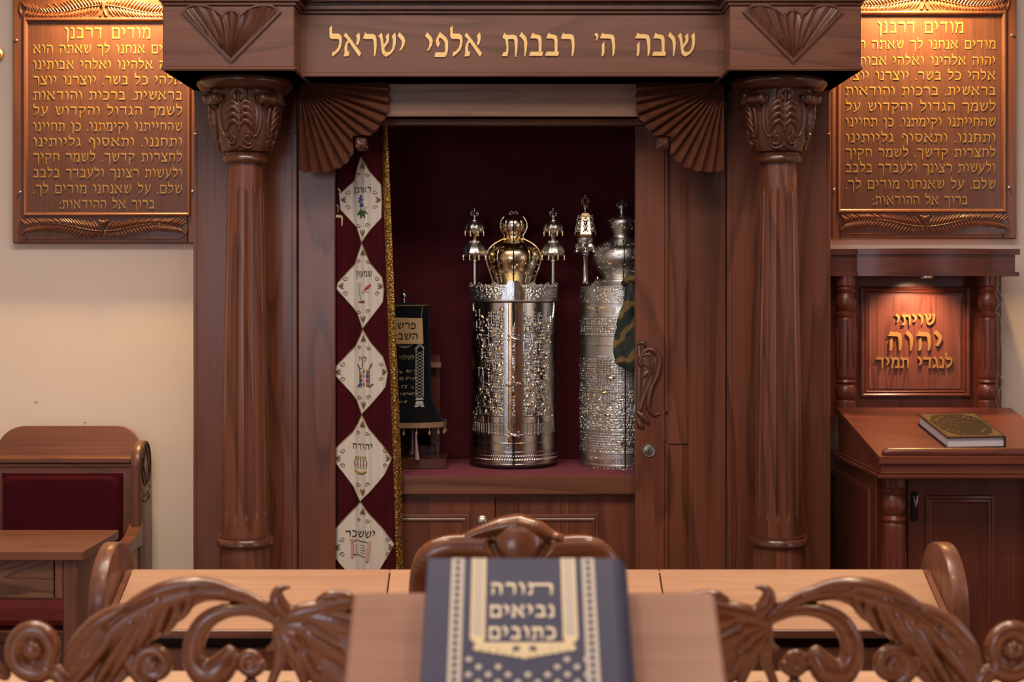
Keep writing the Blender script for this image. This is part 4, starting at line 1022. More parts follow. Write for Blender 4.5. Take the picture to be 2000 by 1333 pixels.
# yellow card hung from it
cd = thing('hanging_card', (wx(795, .25), .255, zm(672)), 'small yellow card lettered in black hanging on the black mantle', 'card')
KC = (.258-CAMY)/F; c3 = lambda px, py, h=0: ((px-1000)*KC, .258-h, CZ-(py-HZ)*KC)
m = MB(); m.prism([(745, -672), (827, -672), (825, -622), (745, -620)], lambda u, v, h: c3(u, -v, h), 0, .0015); m.build('card', plain('yellow_card', (.50, .33, .15), .55), cd)
m = MB(); f3 = lambda u, v, h: c3(u, -v, h)
hebrew(m, 'פרשת', 812, -643, 13, f3, .0006, width=50, h0=.0015, gap=9); hebrew(m, 'השבוע', 816, -664, 13.5, f3, .0006, width=60, h0=.0015, gap=9); m.build('lettering', DARK, cd)
m = MB(); m.sweep([c3(822, 624, .001), c3(824, 610, .001), c3(825, 600, .001)], .0007, 5); m.build('string', EMBW, cd)

# ------------------------------------------------------------------ prayer plaques on the wall
LINES = ['מודים דרבנן', 'מודים אנחנו לך שאתה הוא', 'יהוה אלהינו ואלהי אבותינו', 'אלהי כל בשר. יוצרנו יוצר', 'בראשית. ברכות והודאות', 'לשמך הגדול והקדוש על', 'שהחייתנו וקימתנו. כן תחיינו', 'ותחננו. ותאסוף גליותינו', 'לחצרות קדשך. לשמר חקיך', 'ולעשות רצונך ולעבדך בלבב', 'שלם. על שאנחנו מודים לך.', 'ברוך אל ההודאות:']
def plaque(xl, xr, yt, yb, il, ir, it, ib, screws, ty, tl, tr, label):
    PY = .285; K = (PY-CAMY)/F; X = lambda p: (p-1000)*K; Z = lambda p: CZ-(p-HZ)*K
    pl = thing('prayer_plaque', (X((xl+xr)/2), .30, Z(yb)), label, 'plaque')
    m = MB(); xa, xb, za, zb = X(xl), X(xr), Z(yb), Z(yt)
    ia, ib_, ja, jb = X(il), X(ir), Z(ib), Z(it)
    m.box(xa, ia, PY, WY, za, zb, .004); m.box(ib_, xb, PY, WY, za, zb, .004); m.box(ia-.002, ib_+.002, PY+.0003, WY, za, ja, .004); m.box(ia-.002, ib_+.002, PY+.0003, WY, jb, zb, .004)
    fr = m.build('frame', MW['plaqf'], pl)
    m = MB(); m.frame(ia-.012, ib_+.012, ja-.012, jb+.012, PY, [(0, -.001), (.001, .003), (.004, .005), (.007, .004), (.011, .001), (.014, -.008)]); m.build('frame_moulding', MW['plaqf'], fr)
    m = MB(); m.box(ia-.004, ib_+.004, PY+.008, WY-.001, ja-.004, jb+.004, 0); pn = m.build('text_panel', MW['plaq'], pl)
    # carved branch in an oval recess above and below
    for zc, sg in ((Z(yb)+29*K, 1), (Z(yt)-31*K if yt > -100 else Z(yt), -1)):
        zc = Z(yb-30) if sg == 1 else Z(it-24)
        cx = X((xl+xr)/2); hw = (xr-xl)/2*K*.915; R = 20*K
        m = MB(); pts = []
        for i in range(48):
            a = 2*PI*i/48; pts.append((cx+(hw-R)*(1 if math.cos(a) > 0 else -1)+R*math.cos(a), PY-.0006, zc+R*math.sin(a)))
        m.sweep(pts, .0028, 6, closed=True)
        rv = m.build('recess_border', MW['carve'], fr)
        m = MB(); st = []; rs = random.Random(12)
        stem = lambda t: (cx+t*hw*.94, zc+sg*R*.42*math.sin(t*PI*1.75-(0 if t < 0 else 0))*(1 if t > 0 else -1)*(-1 if abs(t) > 2 else 1)*(.4+.6*abs(t)) if False else zc+R*.40*sg*(-math.cos(abs(t)*PI*1.55)*.9+.15))
        m.prism([(p[0], p[2]) for p in pts], onY(PY), .0002, .0006, 1); sp = [stem(-1+2*i/80) for i in range(81)]
        st.append((sp, [.0022*(1-.5*abs(-1+2*i/80)) for i in range(81)], 1.5))
        for e in (-1, 1):
            for i in range(24):
                t = .05+.95*i/24; b = stem(e*t)
                for ud in (-1, 1):
                    ln = R*(1.35-.35*t)*rs.uniform(.8, 1.05); lim = zc+ud*R*.93
                    tipz = b[1]+ud*ln*.72; tipz = min(tipz, lim) if ud > 0 else max(tipz, lim)
                    tx = b[0]+e*ln*(.40+.5*t)
                    if abs(tx-cx) > hw*.985: tx = cx+e*hw*.985
                    st.append(([(b[0], b[1]), ((b[0]+tx)/2-e*.002, (b[1]+tipz)/2), (tx, tipz)], [.0020, .0036, .0018], .8))
        st.append(([(cx, zc-R*.1), (cx, zc+R*.55)], [.004, .007], .9))
        for q in (-1, 1): st.append(([(cx, zc), (cx+q*.012, zc+R*.7)], [.003, .0045], 1)); st.append(([(cx, zc), (cx+q*.01, zc-R*.7)], [.003, .0035], 1))
        relief(m, [(a, np.array(b)*1.25, c2*1.9) for a, b, c2 in st], onY(PY), .0011, base=.0003); m.build('carved_branch', [MW['plaqf'], MW['carve']], fr, sharp=60)
    m = MB()
    for k, (tx, y) in enumerate(zip(LINES, ty)):
        f = onY(PY+.008); h = (24 if k == 0 else 18.5)*K
        if k == 0: hebrew(m, tx, X((tl+tr)/2-(0)), Z(y), h, f, .0014, width=168*K, center=True, space=62, bold=-.0007)
        elif k == 11: hebrew(m, tx, X((tl+tr)/2-1), Z(y), h, f, .0014, width=186*K, center=True, space=52, bold=-.0006)
        else: hebrew(m, tx, X(tr-(0)), Z(y), h, f, .0014, width=(tr-tl)*K, space=52, bold=-.0006)
    m.build('lettering', GOLDP, pn)
    for px, py in screws:
        m = MB(); disc(m, X(px), PY, Z(py), [(.0052, -.001), (.0052, .002), (.0035, .0042), (.001, .005)], 16); m.build('screw', STEEL, fr)
plaque(24, 381, -32, 476, 52, 366, 41, 416, ((32, 79), (39, 376), (376, 375), (376, 80)), (75, 104, 135, 165, 195, 225, 256, 286, 316, 347, 378, 408), 63, 355, 'warm-lit wooden prayer plaque with gold text left of the ark, above the bench')
plaque(1624, 1986, -42, 467, 1642, 1959, 28, 409, ((1977, 69), (1971, 367), (1629, 371), (1629, 69)), (64, 95, 127, 156, 186, 217, 247, 278, 307, 337, 369, 400), 1652, 1946, 'warm-lit wooden prayer plaque with gold text right of the ark, above the lectern')
m = MB(); gx, _, gz = W(-11, 106, .30); disc(m, gx, .315, gz, [(.022, 0), (.026, .004), (.027, .012), (.022, .016), (.018, .012), (.001, .011)], 32)
tag(m.build('wall_fitting', GOLD), 'round brass wall fitting cut by the left edge, beside the left plaque', 'fitting')

# ------------------------------------------------------------------ the lectern right of the ark
AX = 1.33
am = thing('prayer_lectern', (AX, -.2, 0), 'red mahogany prayer lectern with lit back panel between turned columns', 'lectern')
BY = .150       # face of the back panel
def bow(x, base, amt):      # bowed front of the cornice
    t = (x-AX)/.215; return base-(amt*(1-t*t) if abs(t) < 1 else 0)
m = MB()
xl, xr = 1.0205, AX+.302
def course(z0, z1, e, top=True):
    xs = sorted(set([xl, AX-.2151, AX-.2149, AX+.2149, AX+.2151, xr+e]+list(np.linspace(AX-.2149, AX+.2149, 25))))
    poly = [(x, bow(x, .06-e, .0)-(.018 if abs(x-AX) < .215 else 0)-(.040*(1-((x-AX)/.215)**2) if abs(x-AX) < .215 else 0)) for x in xs]+[(xr+e, .30), (xl, .30)]
    m.prism(poly, lambda u, v, h: (u, v, h), z0, z1)
zc = lambda py: CZ-(py-HZ)*4.57/F
course(zc(540), zc(532), .010); course(zc(532), zc(498), .0); course(zc(498), zc(487), .012)
m.build('cornice', MW['mahh'], am, sharp=25)
m = MB(); m.box(AX-.29, AX+.29, BY, .30, 1.10, zc(540), .002); bp = m.build('back_panel', MW['mah'], am)
KB = (BY-CAMY)/F; X = lambda p: (p-1000)*KB; Z = lambda p: CZ-(p-HZ)*KB
m = MB(); m.frame(X(1679), X(1894), Z(776), Z(560), BY, [(0, 0), (.001, .010), (.007, .013), (.012, .010), (.014, .006), (.018, .009), (.021, .006), (.022, 0)]); m.build('panel_moulding', MW['mahh'], bp)
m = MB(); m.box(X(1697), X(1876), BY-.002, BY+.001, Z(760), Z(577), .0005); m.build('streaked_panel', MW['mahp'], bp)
m = MB(); m.sweep(curve([(X(1944), .12, Z(570)), (X(1950), .11, Z(588)), (X(1941), .11, Z(602)), (X(1948), .115, Z(640)), (X(1942), .115, Z(720)), (X(1950), .11, Z(745)), (X(1943), .11, Z(765)), (X(1947), .12, Z(790))]), .002, 6); m.build('power_cord', plain('grey_cord', (.30, .28, .27), .5), am)
m = MB(); f = onY(BY-.002)
hebrew(m, 'שויתי', X(1824), Z(635), 22*KB, f, .009, width=77*KB, bold=.0008); hebrew(m, 'יהוה', X(1837), Z(685), 38*KB, f, .010, width=104*KB, bold=.0012, gap=22); hebrew(m, 'לנגדי תמיד', X(1858), Z(719), 22*KB, f, .009, width=149*KB, space=62, bold=.0006)
m.build('lettering', plain('gilded_wood_letter', (.40, .21, .06), .45, .2), bp)
m = MB(); disc(m, 0, 0, 0, [(.02, 0), (.02, .004), (.012, .005)], 20)
m = MB(); m.lathe([(.022, .0), (.022, -.006), (.018, -.007), (.002, -.007)], (AX, .01, zc(540)), 24); m.build('downlight_ring', STEEL, am)
def turned(px0, z0, z1, Y, flutes=True):
    r = .0185*0+.0; c = (wx(px0, Y), Y, 0); h = z1-z0; q = lambda t: z0+(t*.42 if t < .27 else (h-(1-t)*.42 if t > .63 else .1134+(t-.27)/.36*(h-.2688)))
    pr = [(.040, 0), (.040, .045), (.034, .05), (.031, .06), (.036, .075), (.040, .105), (.0415, .125), (.040, .15), (.034, .175), (.029, .185), (.034, .19), (.038, .20), (.036, .212), (.034, .22), (.0365, .228), (.038, .24), (.0385, .26), (.0385, .64), (.038, .66), (.0365, .675), (.035, .68), (.039, .69), (.040, .705), (.036, .715), (.030, .73), (.036, .75), (.0405, .785), (.0405, .815), (.035, .85), (.030, .87), (.036, .885), (.038, .90), (.034, .915), (.040, .93), (.040, 1)]
    m = MB(); m.lathe([(a*.83, q(b)) for a, b in pr], c, 60)
    for k in range(10):
        a = k*PI/5+.3; rr = .0385*.83
        m.sweep([(c[0]+rr*math.cos(a), c[1]+rr*math.sin(a), q(t)) for t in (.30, .31, .59, .60)], [.0008, .0028, .0028, .0008], 6)
    return m
for px in (1652, 1930): turned(px, 1.135, zc(540), .085).build('turned_column', MW['mah'], am)
# desk: sloping slab, ledge, stepped fascia
DZ1, DZ0, DY1, DY0 = 1.139, 1.041, .03, -.50
xa, xb = 1.046, 1.606
sl = (DZ1-DZ0)/(DY1-DY0); sz = lambda y: DZ0+(y-DY0)*sl
m = MB()
def slab(x0, x1, y0, y1, t0, t1, mat=0):      # sheared block lying on the slope between offsets t0..t1
    m.add([(x, y, sz(y)+t) for x in (x0, x1) for y in (y0, y1) for t in (t0, t1)], [[0, 1, 3, 2], [4, 6, 7, 5], [0, 4, 5, 1], [2, 3, 7, 6], [0, 2, 6, 4], [1, 5, 7, 3]], mat)
slab(xa, xb, DY0, DY1, -.014, 0); dk = m.build('desk_slab', MW['mahh'], am)
m = MB(); pts = []
m.sweep([(x, DY0+.022, sz(DY0+.022)+.006+.0*x) for x in (xa+.012, xa+.018, xa+.03, xb-.03, xb-.018, xb-.012)], [.004, .011, .0145, .0145, .011, .004], 12); m.build('book_ledge', MW['mahh'], dk)
m = MB()
m.add([(x, y, z) for x in (xa+.006, xb-.006) for (y, z) in ((DY0+.006, .985), (DY1, .985), (DY1, sz(DY1)-.013), (DY0+.006, sz(DY0)-.013))], [[0, 1, 2, 3], [7, 6, 5, 4], [0, 4, 5, 1], [1, 5, 6, 2], [2, 6, 7, 3], [3, 7, 4, 0]])
m.box(xa-.003, xb+.003, DY0-.004, DY1-.001, .978, .99, .003); m.box(xa+.003, xb-.003, DY0+.001, DY1-.002, .99, .998, .003); m.box(xa, xb, DY0-.002, DY0+.02, 1.018, 1.030, .003)
m.build('desk_box', MW['mahh'], am)
m = MB(); m.box(xa+.025, xb-.025, -.36, .26, .05, .978, .003); m.box(xa, xb, -.49, .26, 0, .06, .004); bd = m.build('cabinet_body', MW['mah'], am)
m = MB(); YF = -.36; m.box(wx(1772, YF), xb-.03, YF-.012, YF, .10, .965, .003); dd = m.build('door', MW['mah'], am)
m = MB(); m.frame(wx(1806, YF-.012), wx(1942, YF-.012), .16, wz(968, YF-.012), YF-.012, [(0, 0), (.002, .006), (.008, .008), (.013, .004), (.018, .006), (.023, .003), (.025, 0)]); m.build('door_moulding', MW['mah'], dd)
m = MB(); hx = wx(1786, YF-.015); m.box(hx-.010, hx+.010, YF-.018, YF-.012, wz(1017, YF), wz(960, YF), .004); m.sweep(curve([(hx-.004, YF-.022, wz(968, YF)), (hx-.002, YF-.028, wz(980, YF)), (hx, YF-.026, wz(988, YF)), (hx+.003, YF-.028, wz(980, YF)), (hx+.006, YF-.022, wz(967, YF))]), .0022, 6, 1)
m.build('door_handle', [DARK, STEEL], dd)
m = MB()
SXX = xa+.025
fz0 = [(0, 0), (.003, .006), (.010, .006), (.016, 0)]
for (y0, y1, z0, z1) in ((-.30, .22, .12, .93),):
    for a in range(1):
        vs = []; k = 4
        for cy, cz, sy, s2 in ((y0, z0, 1, 1), (y1, z0, -1, 1), (y1, z1, -1, -1), (y0, z1, 1, -1)):
            for e, h in fz0: vs.append((SXX-h, cy+sy*e*2, cz+s2*e*2))
        m.add(vs, [[i*k+q, (i+1) % 4*k+q, (i+1) % 4*k+q+1, i*k+q+1] for i in range(4) for q in range(3)])
m.build('side_moulding', MW['mah'], bd)
for px in (1746,): turned(px, .06, .978, -.43).build('turned_column', MW['mah'], am)
turned(1000+(1.56)*F/(4.07), .06, .978, -.43).build('turned_column', MW['mah'], am)
# the book lying on the desk
bk = thing('prayer_book', (1.36, -.3, 1.08), 'brown prayer book with gold ornamental cover lying on the lectern desk', 'book')
# corners found on the slope
def on_slope(px, py, t=0):
    lo, hi = -1.0, .3
    for _ in range(50):
        y = (lo+hi)/2; z = sz(y)+t; p = HZ+(CZ-z)*F/(y-CAMY)
        lo, hi = (lo, y) if p < py else (y, hi)
    return ((px-1000)*(y-CAMY)/F, y)
T = .033
c00 = on_slope(1850, 855, T); c10 = on_slope(1965, 853, T); c11 = on_slope(1905, 807, T); c01 = on_slope(1792, 809, T)
def bkp(u, v, h):
    a = [(1-u)*(1-v), u*(1-v), u*v, (1-u)*v]; q = (c00, c10, c11, c01)
    x = sum(w*p[0] for w, p in zip(a, q)); y = sum(w*p[1] for w, p in zip(a, q)); return (x, y, sz(y)+h)
rect = lambda a, b, c, d: [(a, c), (b, c), (b, d), (a, d)]
CV = plain('brown_leather_cover', (.020, .012, .007), .4)
m = MB(); m.prism(rect(0, 1, 0, 1), bkp, T-.003, T); m.prism(rect(0, 1, 0, 1), bkp, .0006, .0035); m.prism(rect(.97, 1.0, 0, 1), bkp, .001, T-.001); cv = m.build('cover', CV, bk)
m = MB(); m.prism(rect(.03, .97, .025, .975), bkp, .0035, T-.003); m.build('pages', plain('grey_page_edges', (.62, .60, .66), .7), bk)
m = MB(); fb = lambda u, v, h: bkp(u, v, T+h)
m.prism(rect(.03, .97, .03, .05), fb, 0, .0004); m.prism(rect(.03, .97, .95, .97), fb, 0, .0004); m.prism(rect(.03, .05, .03, .97), fb, 0, .0004); m.prism(rect(.95, .97, .03, .97), fb, 0, .0004)
for (a, b, e, g) in ((.06, .06, 1, 1), (.94, .06, -1, 1), (.94, .94, -1, -1), (.06, .94, 1, -1)):
    m.prism([(a, b), (a+e*.22, b), (a+e*.16, b+g*.05), (a+e*.09, b+g*.08), (a+e*.06, b+g*.16), (a+e*.02, b+g*.22), (a, b+g*.26)], fb, 0, .0006)
    for q in range(5): m.sweep([fb(a+e*(.06+.06*q)+x, b+g*(.30-.055*q)+y, .001) for x, y in spiral(0, 0, .035, .008, q, 1.2, 12)], .0009, 5)
for q in range(24):
    for w in (.055, .945): m.ball(fb(w, .06+.038*q, .0003), .0022, 4); m.ball(fb(.06+.038*q, w, .0003), .0022, 4)
for (u, v, h, w) in ((.62, .72, .045, .24), (.74, .58, .07, .48), (.70, .49, .04, .40)): scribble(m, u, v, h, fb, .0005, w, random.Random(int(v*99)))
m.build('gold_ornament', plain('antique_gold_stamp', (.17, .10, .035), .4, .4), cv)

# ------------------------------------------------------------------ bench and desk at the left wall
bn = thing('bench', (-1.55, .1, 0), 'brown wooden bench with crimson velvet back against the left wall', 'bench')
EX = -1.229
m = MB()
ez = wz(863, .17); er = .082; ec = ez-er; ey = .215
# end panel with rounded top
pts = [(.135, 0), (.300, 0), (.300, ec)]+[(ey+er*math.cos(a), ec+er*math.sin(a)) for a in [i*PI/20 for i in range(1, 20)]]+[(.135, ec)]
def side(mb, pts, xa, xb, mat=0, b=.005):
    # plate standing across X with softened rim
    c = (sum(p[0] for p in pts)/len(pts), sum(p[1] for p in pts)/len(pts)); n = len(pts)
    def ins(d): return [(p[0]+(c[0]-p[0])*d/max(math.hypot(p[0]-c[0], p[1]-c[1]), .01), p[1]+(c[1]-p[1])*d/max(math.hypot(p[0]-c[0], p[1]-c[1]), .01)) for p in pts]
    rings = [(xa, b), (xa+b*.3, b*.3), (xa+b, 0), (xb-b, 0), (xb-b*.3, b*.3), (xb, b)]
    vs = []; 
    for x, d in rings: vs += [(x, y, z) for y, z in ins(d)]
    fs = [[k*n+i, k*n+(i+1) % n, (k+1)*n+(i+1) % n, (k+1)*n+i] for k in range(len(rings)-1) for i in range(n)]
    fs += [list(range(n))[::-1], list(range((len(rings)-1)*n, len(rings)*n))]; mb.add(vs, fs, mat)
side(m, pts, EX-.030, EX, b=.009)
ep = m.build('end_panel', MW['pewv'], bn)
m = MB()      # star medallion carved on the outer side
sy, szz = ey, ec+.004; sx = EX+.0004
ring = lambda r: [(sx, sy+r*math.cos(a), szz+r*math.sin(a)*1.28) for a in [i*2*PI/40 for i in range(40)]]
m.sweep(ring(.056), .0042, 6, closed=True)
for o in (PI/2, -PI/2):
    tri = [(sx, sy+.050*math.cos(o+k*2*PI/3), szz+.050*1.28*math.sin(o+k*2*PI/3)) for k in range(3)]
    m.sweep(tri+[tri[0]], .0022, 5)
for q in range(5):
    a = -PI/2+(q-2)*.33; r = .080
    fs = lambda u, v, h, a=a: (sx+h, sy+r*math.cos(a)+u*math.cos(a+PI/2)-v*math.cos(a)*-1*0, szz-.01+r*math.sin(a)*1.2+v)
    hebrew(m, 'לארשי'[q], .006, -.007, .013, fs, .0012, width=.010)
m.sweep([(sx, sy+.098*math.cos(a), szz-.015+.098*math.sin(a)*1.15) for a in np.linspace(-PI/2-.55, -PI/2+.55, 12)], .003, 6)
m.build('star_medallion', plain('dark_carved_lines', (.035, .018, .012), .5), ep)
BYF = .165
X = lambda p: wx(p, BYF); Z = lambda p: wz(p, BYF)
xl = -2.35
m = MB(); m.box(xl, EX-.03, BYF, .30, .40, Z(897), .003); m.box(xl, EX-.03, BYF-.016, .30, Z(905), Z(893), .004); m.box(xl, EX-.03, BYF-.008, .2, Z(912), Z(906), .002)
bb = m.build('back_frame', MW['pew'], bn)
m = MB(); yy = .262; xa_, xb_ = wx(2, yy), wx(279, yy); zt_, zb_ = wz(832, yy), wz(905, yy); r = .085
pts = [(xa_-.25, zb_), (xb_, zb_)]+[(xb_-r+r*math.cos(a), zt_-r+r*math.sin(a)) for a in [i*PI/24 for i in range(13)]]+[(xa_+r+r*math.cos(a), zt_-r+r*math.sin(a)) for a in [i*PI/24 for i in range(12, 25)]]+[(xa_-.25, wz(867, yy))]
m.prism(pts, lambda u, v, h: (u, yy-h-.35*max(0, zt_-v)*.9, v), 0, .022); m.build('crest_board', MW['pew'], bn, sharp=25)
m = MB()
def cushion(mb, x0, x1, y, z0, z1, t, mat=0):
    mb.grid(lambda u, v: (x0+(x1-x0)*u, y-t*min(1, 1.35*(max(0, 1-abs(2*u-1)**8)*max(0, 1-abs(2*v-1)**10))**.5), z0+(z1-z0)*v), 50, 50, mat)
cushion(m, X(4), X(241), BYF, .52, Z(925), .022); cushion(m, X(4)-.52, X(4)-.03, BYF, .52, Z(925), .022); m.build('back_cushion', SEATV, bn)
m = MB(); m.box(xl, EX-.05, -.172, BYF+.02, .425, .47, .008); m.box(xl, EX-.05, -.15, -.12, 0, .43, .003); m.build('seat', MW['pew'], bn)
m = MB(); m.box(xl+.02, EX-.06, -.165, BYF+.0, .468, .495, .012); m.build('seat_cushion', SEATV, bn)
m = MB(); pts = [(-.20, .672), (-.20, .70), (.02, .704), (.10, .716), (.15, .745), (.17, .745), (.17, .672)]; side(m, pts, EX-.036, EX+.004, b=.006); m.build('armrest', MW['pewv'], bn)
m = MB(); side(m, [(-.17, 0), (.15, 0), (.15, .69), (-.17, .675)], EX-.026, EX-.004, b=.003); m.build('side_panel', MW['pewv'], bn)

ds = thing('desk', (-1.6, -.36, 0), 'brown wooden desk with grained front board standing before the left bench', 'desk')
m = MB(); TX = -1.2087; m.box(-2.3, TX, -.54, -.18, .752, .78, .003); m.build('desk_top', MW['pew'], ds)
m = MB(); m.box(-2.27, TX-.09, -.518, -.50, wz(1169, -.52), .752, .001); m.build('front_board', MW['oak'], ds)
m = MB(); m.box(TX-.085, TX-.062, -.524, -.50, wz(1169, -.52), .752, .002); m.build('front_stile', MW['pewv'], ds)
m = MB(); m.box(TX-.062, TX-.020, -.526, -.20, 0, .752, .004); m.build('leg', MW['pewv'], ds)
m = MB(); m.box(-2.27, -2.23, -.526, -.20, 0, .752, .004); m.build('leg', MW['pewv'], ds)

# ------------------------------------------------------------------ pew with three sloping lids
pw = thing('pew', (.035, -1.6, 0), 'long wooden pew with three honey coloured sloping lids and round end panels', 'pew')
LYB, LYF = -1.50, -1.68; LZ = .915; SL = .47
x0, x1 = wx(258, LYB), wx(1803, LYB)
m0 = [x0, wx(762, LYB), wx(1287, LYB), x1]
lz = lambda y: LZ+(y-LYB)*SL
for a, b in zip(m0, m0[1:]):
    m = MB(); a += .0018; b -= .0018
    vs = [(x, y, lz(y)+t) for x in (a, b) for y in (LYF, LYB) for t in (-.018, 0)]
    m.add(vs, [[0, 1, 3, 2], [4, 6, 7, 5], [0, 4, 5, 1], [2, 3, 7, 6], [0, 2, 6, 4], [1, 5, 7, 3]]); m.build('sloping_lid', MW['lid'], pw)
m = MB(); vs = [(x, y, lz(y)+t) for x in (x0-.013, x0-.001) for y in (LYF, LYB) for t in (-.02, -.001)]; fcs = [[0, 1, 3, 2], [4, 6, 7, 5], [0, 4, 5, 1], [2, 3, 7, 6], [0, 2, 6, 4], [1, 5, 7, 3]]
m.add(vs, fcs); m.build('lid_edge', MW['pewv'], pw); m = MB(); m.add([(x, y, lz(y)+t) for x in (x1+.001, x1+.013) for y in (LYF, LYB) for t in (-.02, -.001)], fcs); m.build('lid_edge', MW['pewv'], pw)
m = MB(); m.box(x0-.02, x1+.02, LYB, LYB+.025, .1, LZ-.004, .003); m.box(x0-.02, x1+.02, LYF-.016, LYF-.004, lz(LYF)-.013, lz(LYF)+.002, .002); m.build('lid_rail', MW['pew'], pw)
m = MB(); m.box(x0-.02, x1+.02, LYB-.03, LYB, .1, .86, .0); m.box(x0-.02, x1+.02, LYF+.025, LYB-.031, .70, .716, .002); m.build('book_shelf', MW['pew'], pw)
m = MB(); m.box(x0-.02, x1+.02, LYF+.006, LYF+.024, .52, .79, .003); m.build('front_panel', MW['pew'], pw)
m = MB(); m.box(x0-.02, x1+.02, LYB+.025, LYB+.06, .3, .88, .003); m.box(x0-.02, x1+.02, LYB+.03, LYB+.45, .42, .46, .006); m.build('pew_seat', MW['pew'], pw)
ec, er, ey = .862, .117, -1.535
pts = [(ey-er, 0), (ey+er, 0), (ey+er, ec)]+[(ey+er*math.cos(a), ec+er*math.sin(a)) for a in [i*PI/28 for i in range(1, 28)]]+[(ey-er, ec)]
for xa, xb in ((x0-.050, x0-.015), (x1+.015, x1+.050)):
    m = MB(); side(m, pts, xa, xb, b=.005); m.build('end_panel', MW['pewv'], pw, sharp=40)

# ------------------------------------------------------------------ chair seen behind the blue book
ch = thing('chair', (wx(1006, -2.0), -1.85, 0), 'carved brown chair with scalloped crest rail behind the blue book', 'chair')
KH = 2.5/F; HP = lambda px, py, r: ((px-1000)*KH, CZ-(py-HZ)*KH, r*KH)
st = [stroke([HP(818, 1230, 20), HP(820, 1150, 22), HP(838, 1098, 30), HP(872, 1078, 32), HP(925, 1076, 33), HP(975, 1080, 38)], .55),
      stroke([HP(1198, 1230, 20), HP(1195, 1150, 22), HP(1178, 1100, 30), HP(1148, 1078, 32), HP(1100, 1078, 33), HP(1050, 1080, 38)], .55),
      stroke([HP(1013, 1035, 32), HP(1012, 1060, 50), HP(1012, 1090, 56), HP(1012, 1150, 40)], .6),
      stroke([HP(905, 1054, 10), HP(940, 1040, 14), HP(978, 1030, 20), HP(1010, 1025, 22)], 1.0), stroke([HP(1012, 1026, 22), HP(1045, 1034, 20), HP(1070, 1046, 15), HP(1088, 1050, 11)], 1.0),
      stroke([HP(1086, 1050, 12), HP(1096, 1055, 11)], 1.3),
      stroke([HP(840, 1140, 22), HP(920, 1130, 40), HP(1010, 1150, 45), HP(1100, 1130, 40), HP(1180, 1140, 22)], .3)]
m = MB(); relief(m, st, lambda u, v, h: (u, -2.0-h, v), .0022, both=True, grooves=[([HP(960, 1062, 0)[:2], HP(985, 1100, 0)[:2]], 7*KH, .012), ([HP(1068, 1062, 0)[:2], HP(1042, 1100, 0)[:2]], 7*KH, .012)])
m.build('crest_rail', MW['crest'], ch, sharp=60)
bx0, bx1 = wx(818, -2.0), wx(1197, -2.0)
for xx in (bx0, bx1):
    m = MB(); m.sweep(curve([(xx, -2.02, 0), (xx, -2.0, .25), (xx, -1.985, .5), (xx, -2.0, .80), (xx, -2.0, .94)]), .02, 10); m.build('back_leg', MW['crest'], ch)
m = MB(); m.box(bx0+.05, bx1-.05, -2.012, -1.988, .55, .98, .006); m.build('back_splat', MW['crest'], ch)
m = MB(); m.box(bx0-.02, bx1+.02, -1.99, -1.58, .43, .455, .008); m.build('seat', MW['crest'], ch)
m = MB(); cushion(m, 0, 1, 0, 0, 1, 0); m = MB(); m.grid(lambda u, v: (bx0+(bx1-bx0)*u, -1.975+.37*v, .455+.035*(max(0, 1-abs(2*u-1)**6)*max(0, 1-abs(2*v-1)**6))**.5), 30, 30); m.build('seat_cushion', SEATV, ch)
for xx in (bx0+.01, bx1-.01):
    m = MB(); m.lathe([(.016, 0), (.018, .1), (.022, .3), (.026, .38), (.024, .432)], (xx, -1.61, 0), 16); m.build('front_leg', MW['crest'], ch)

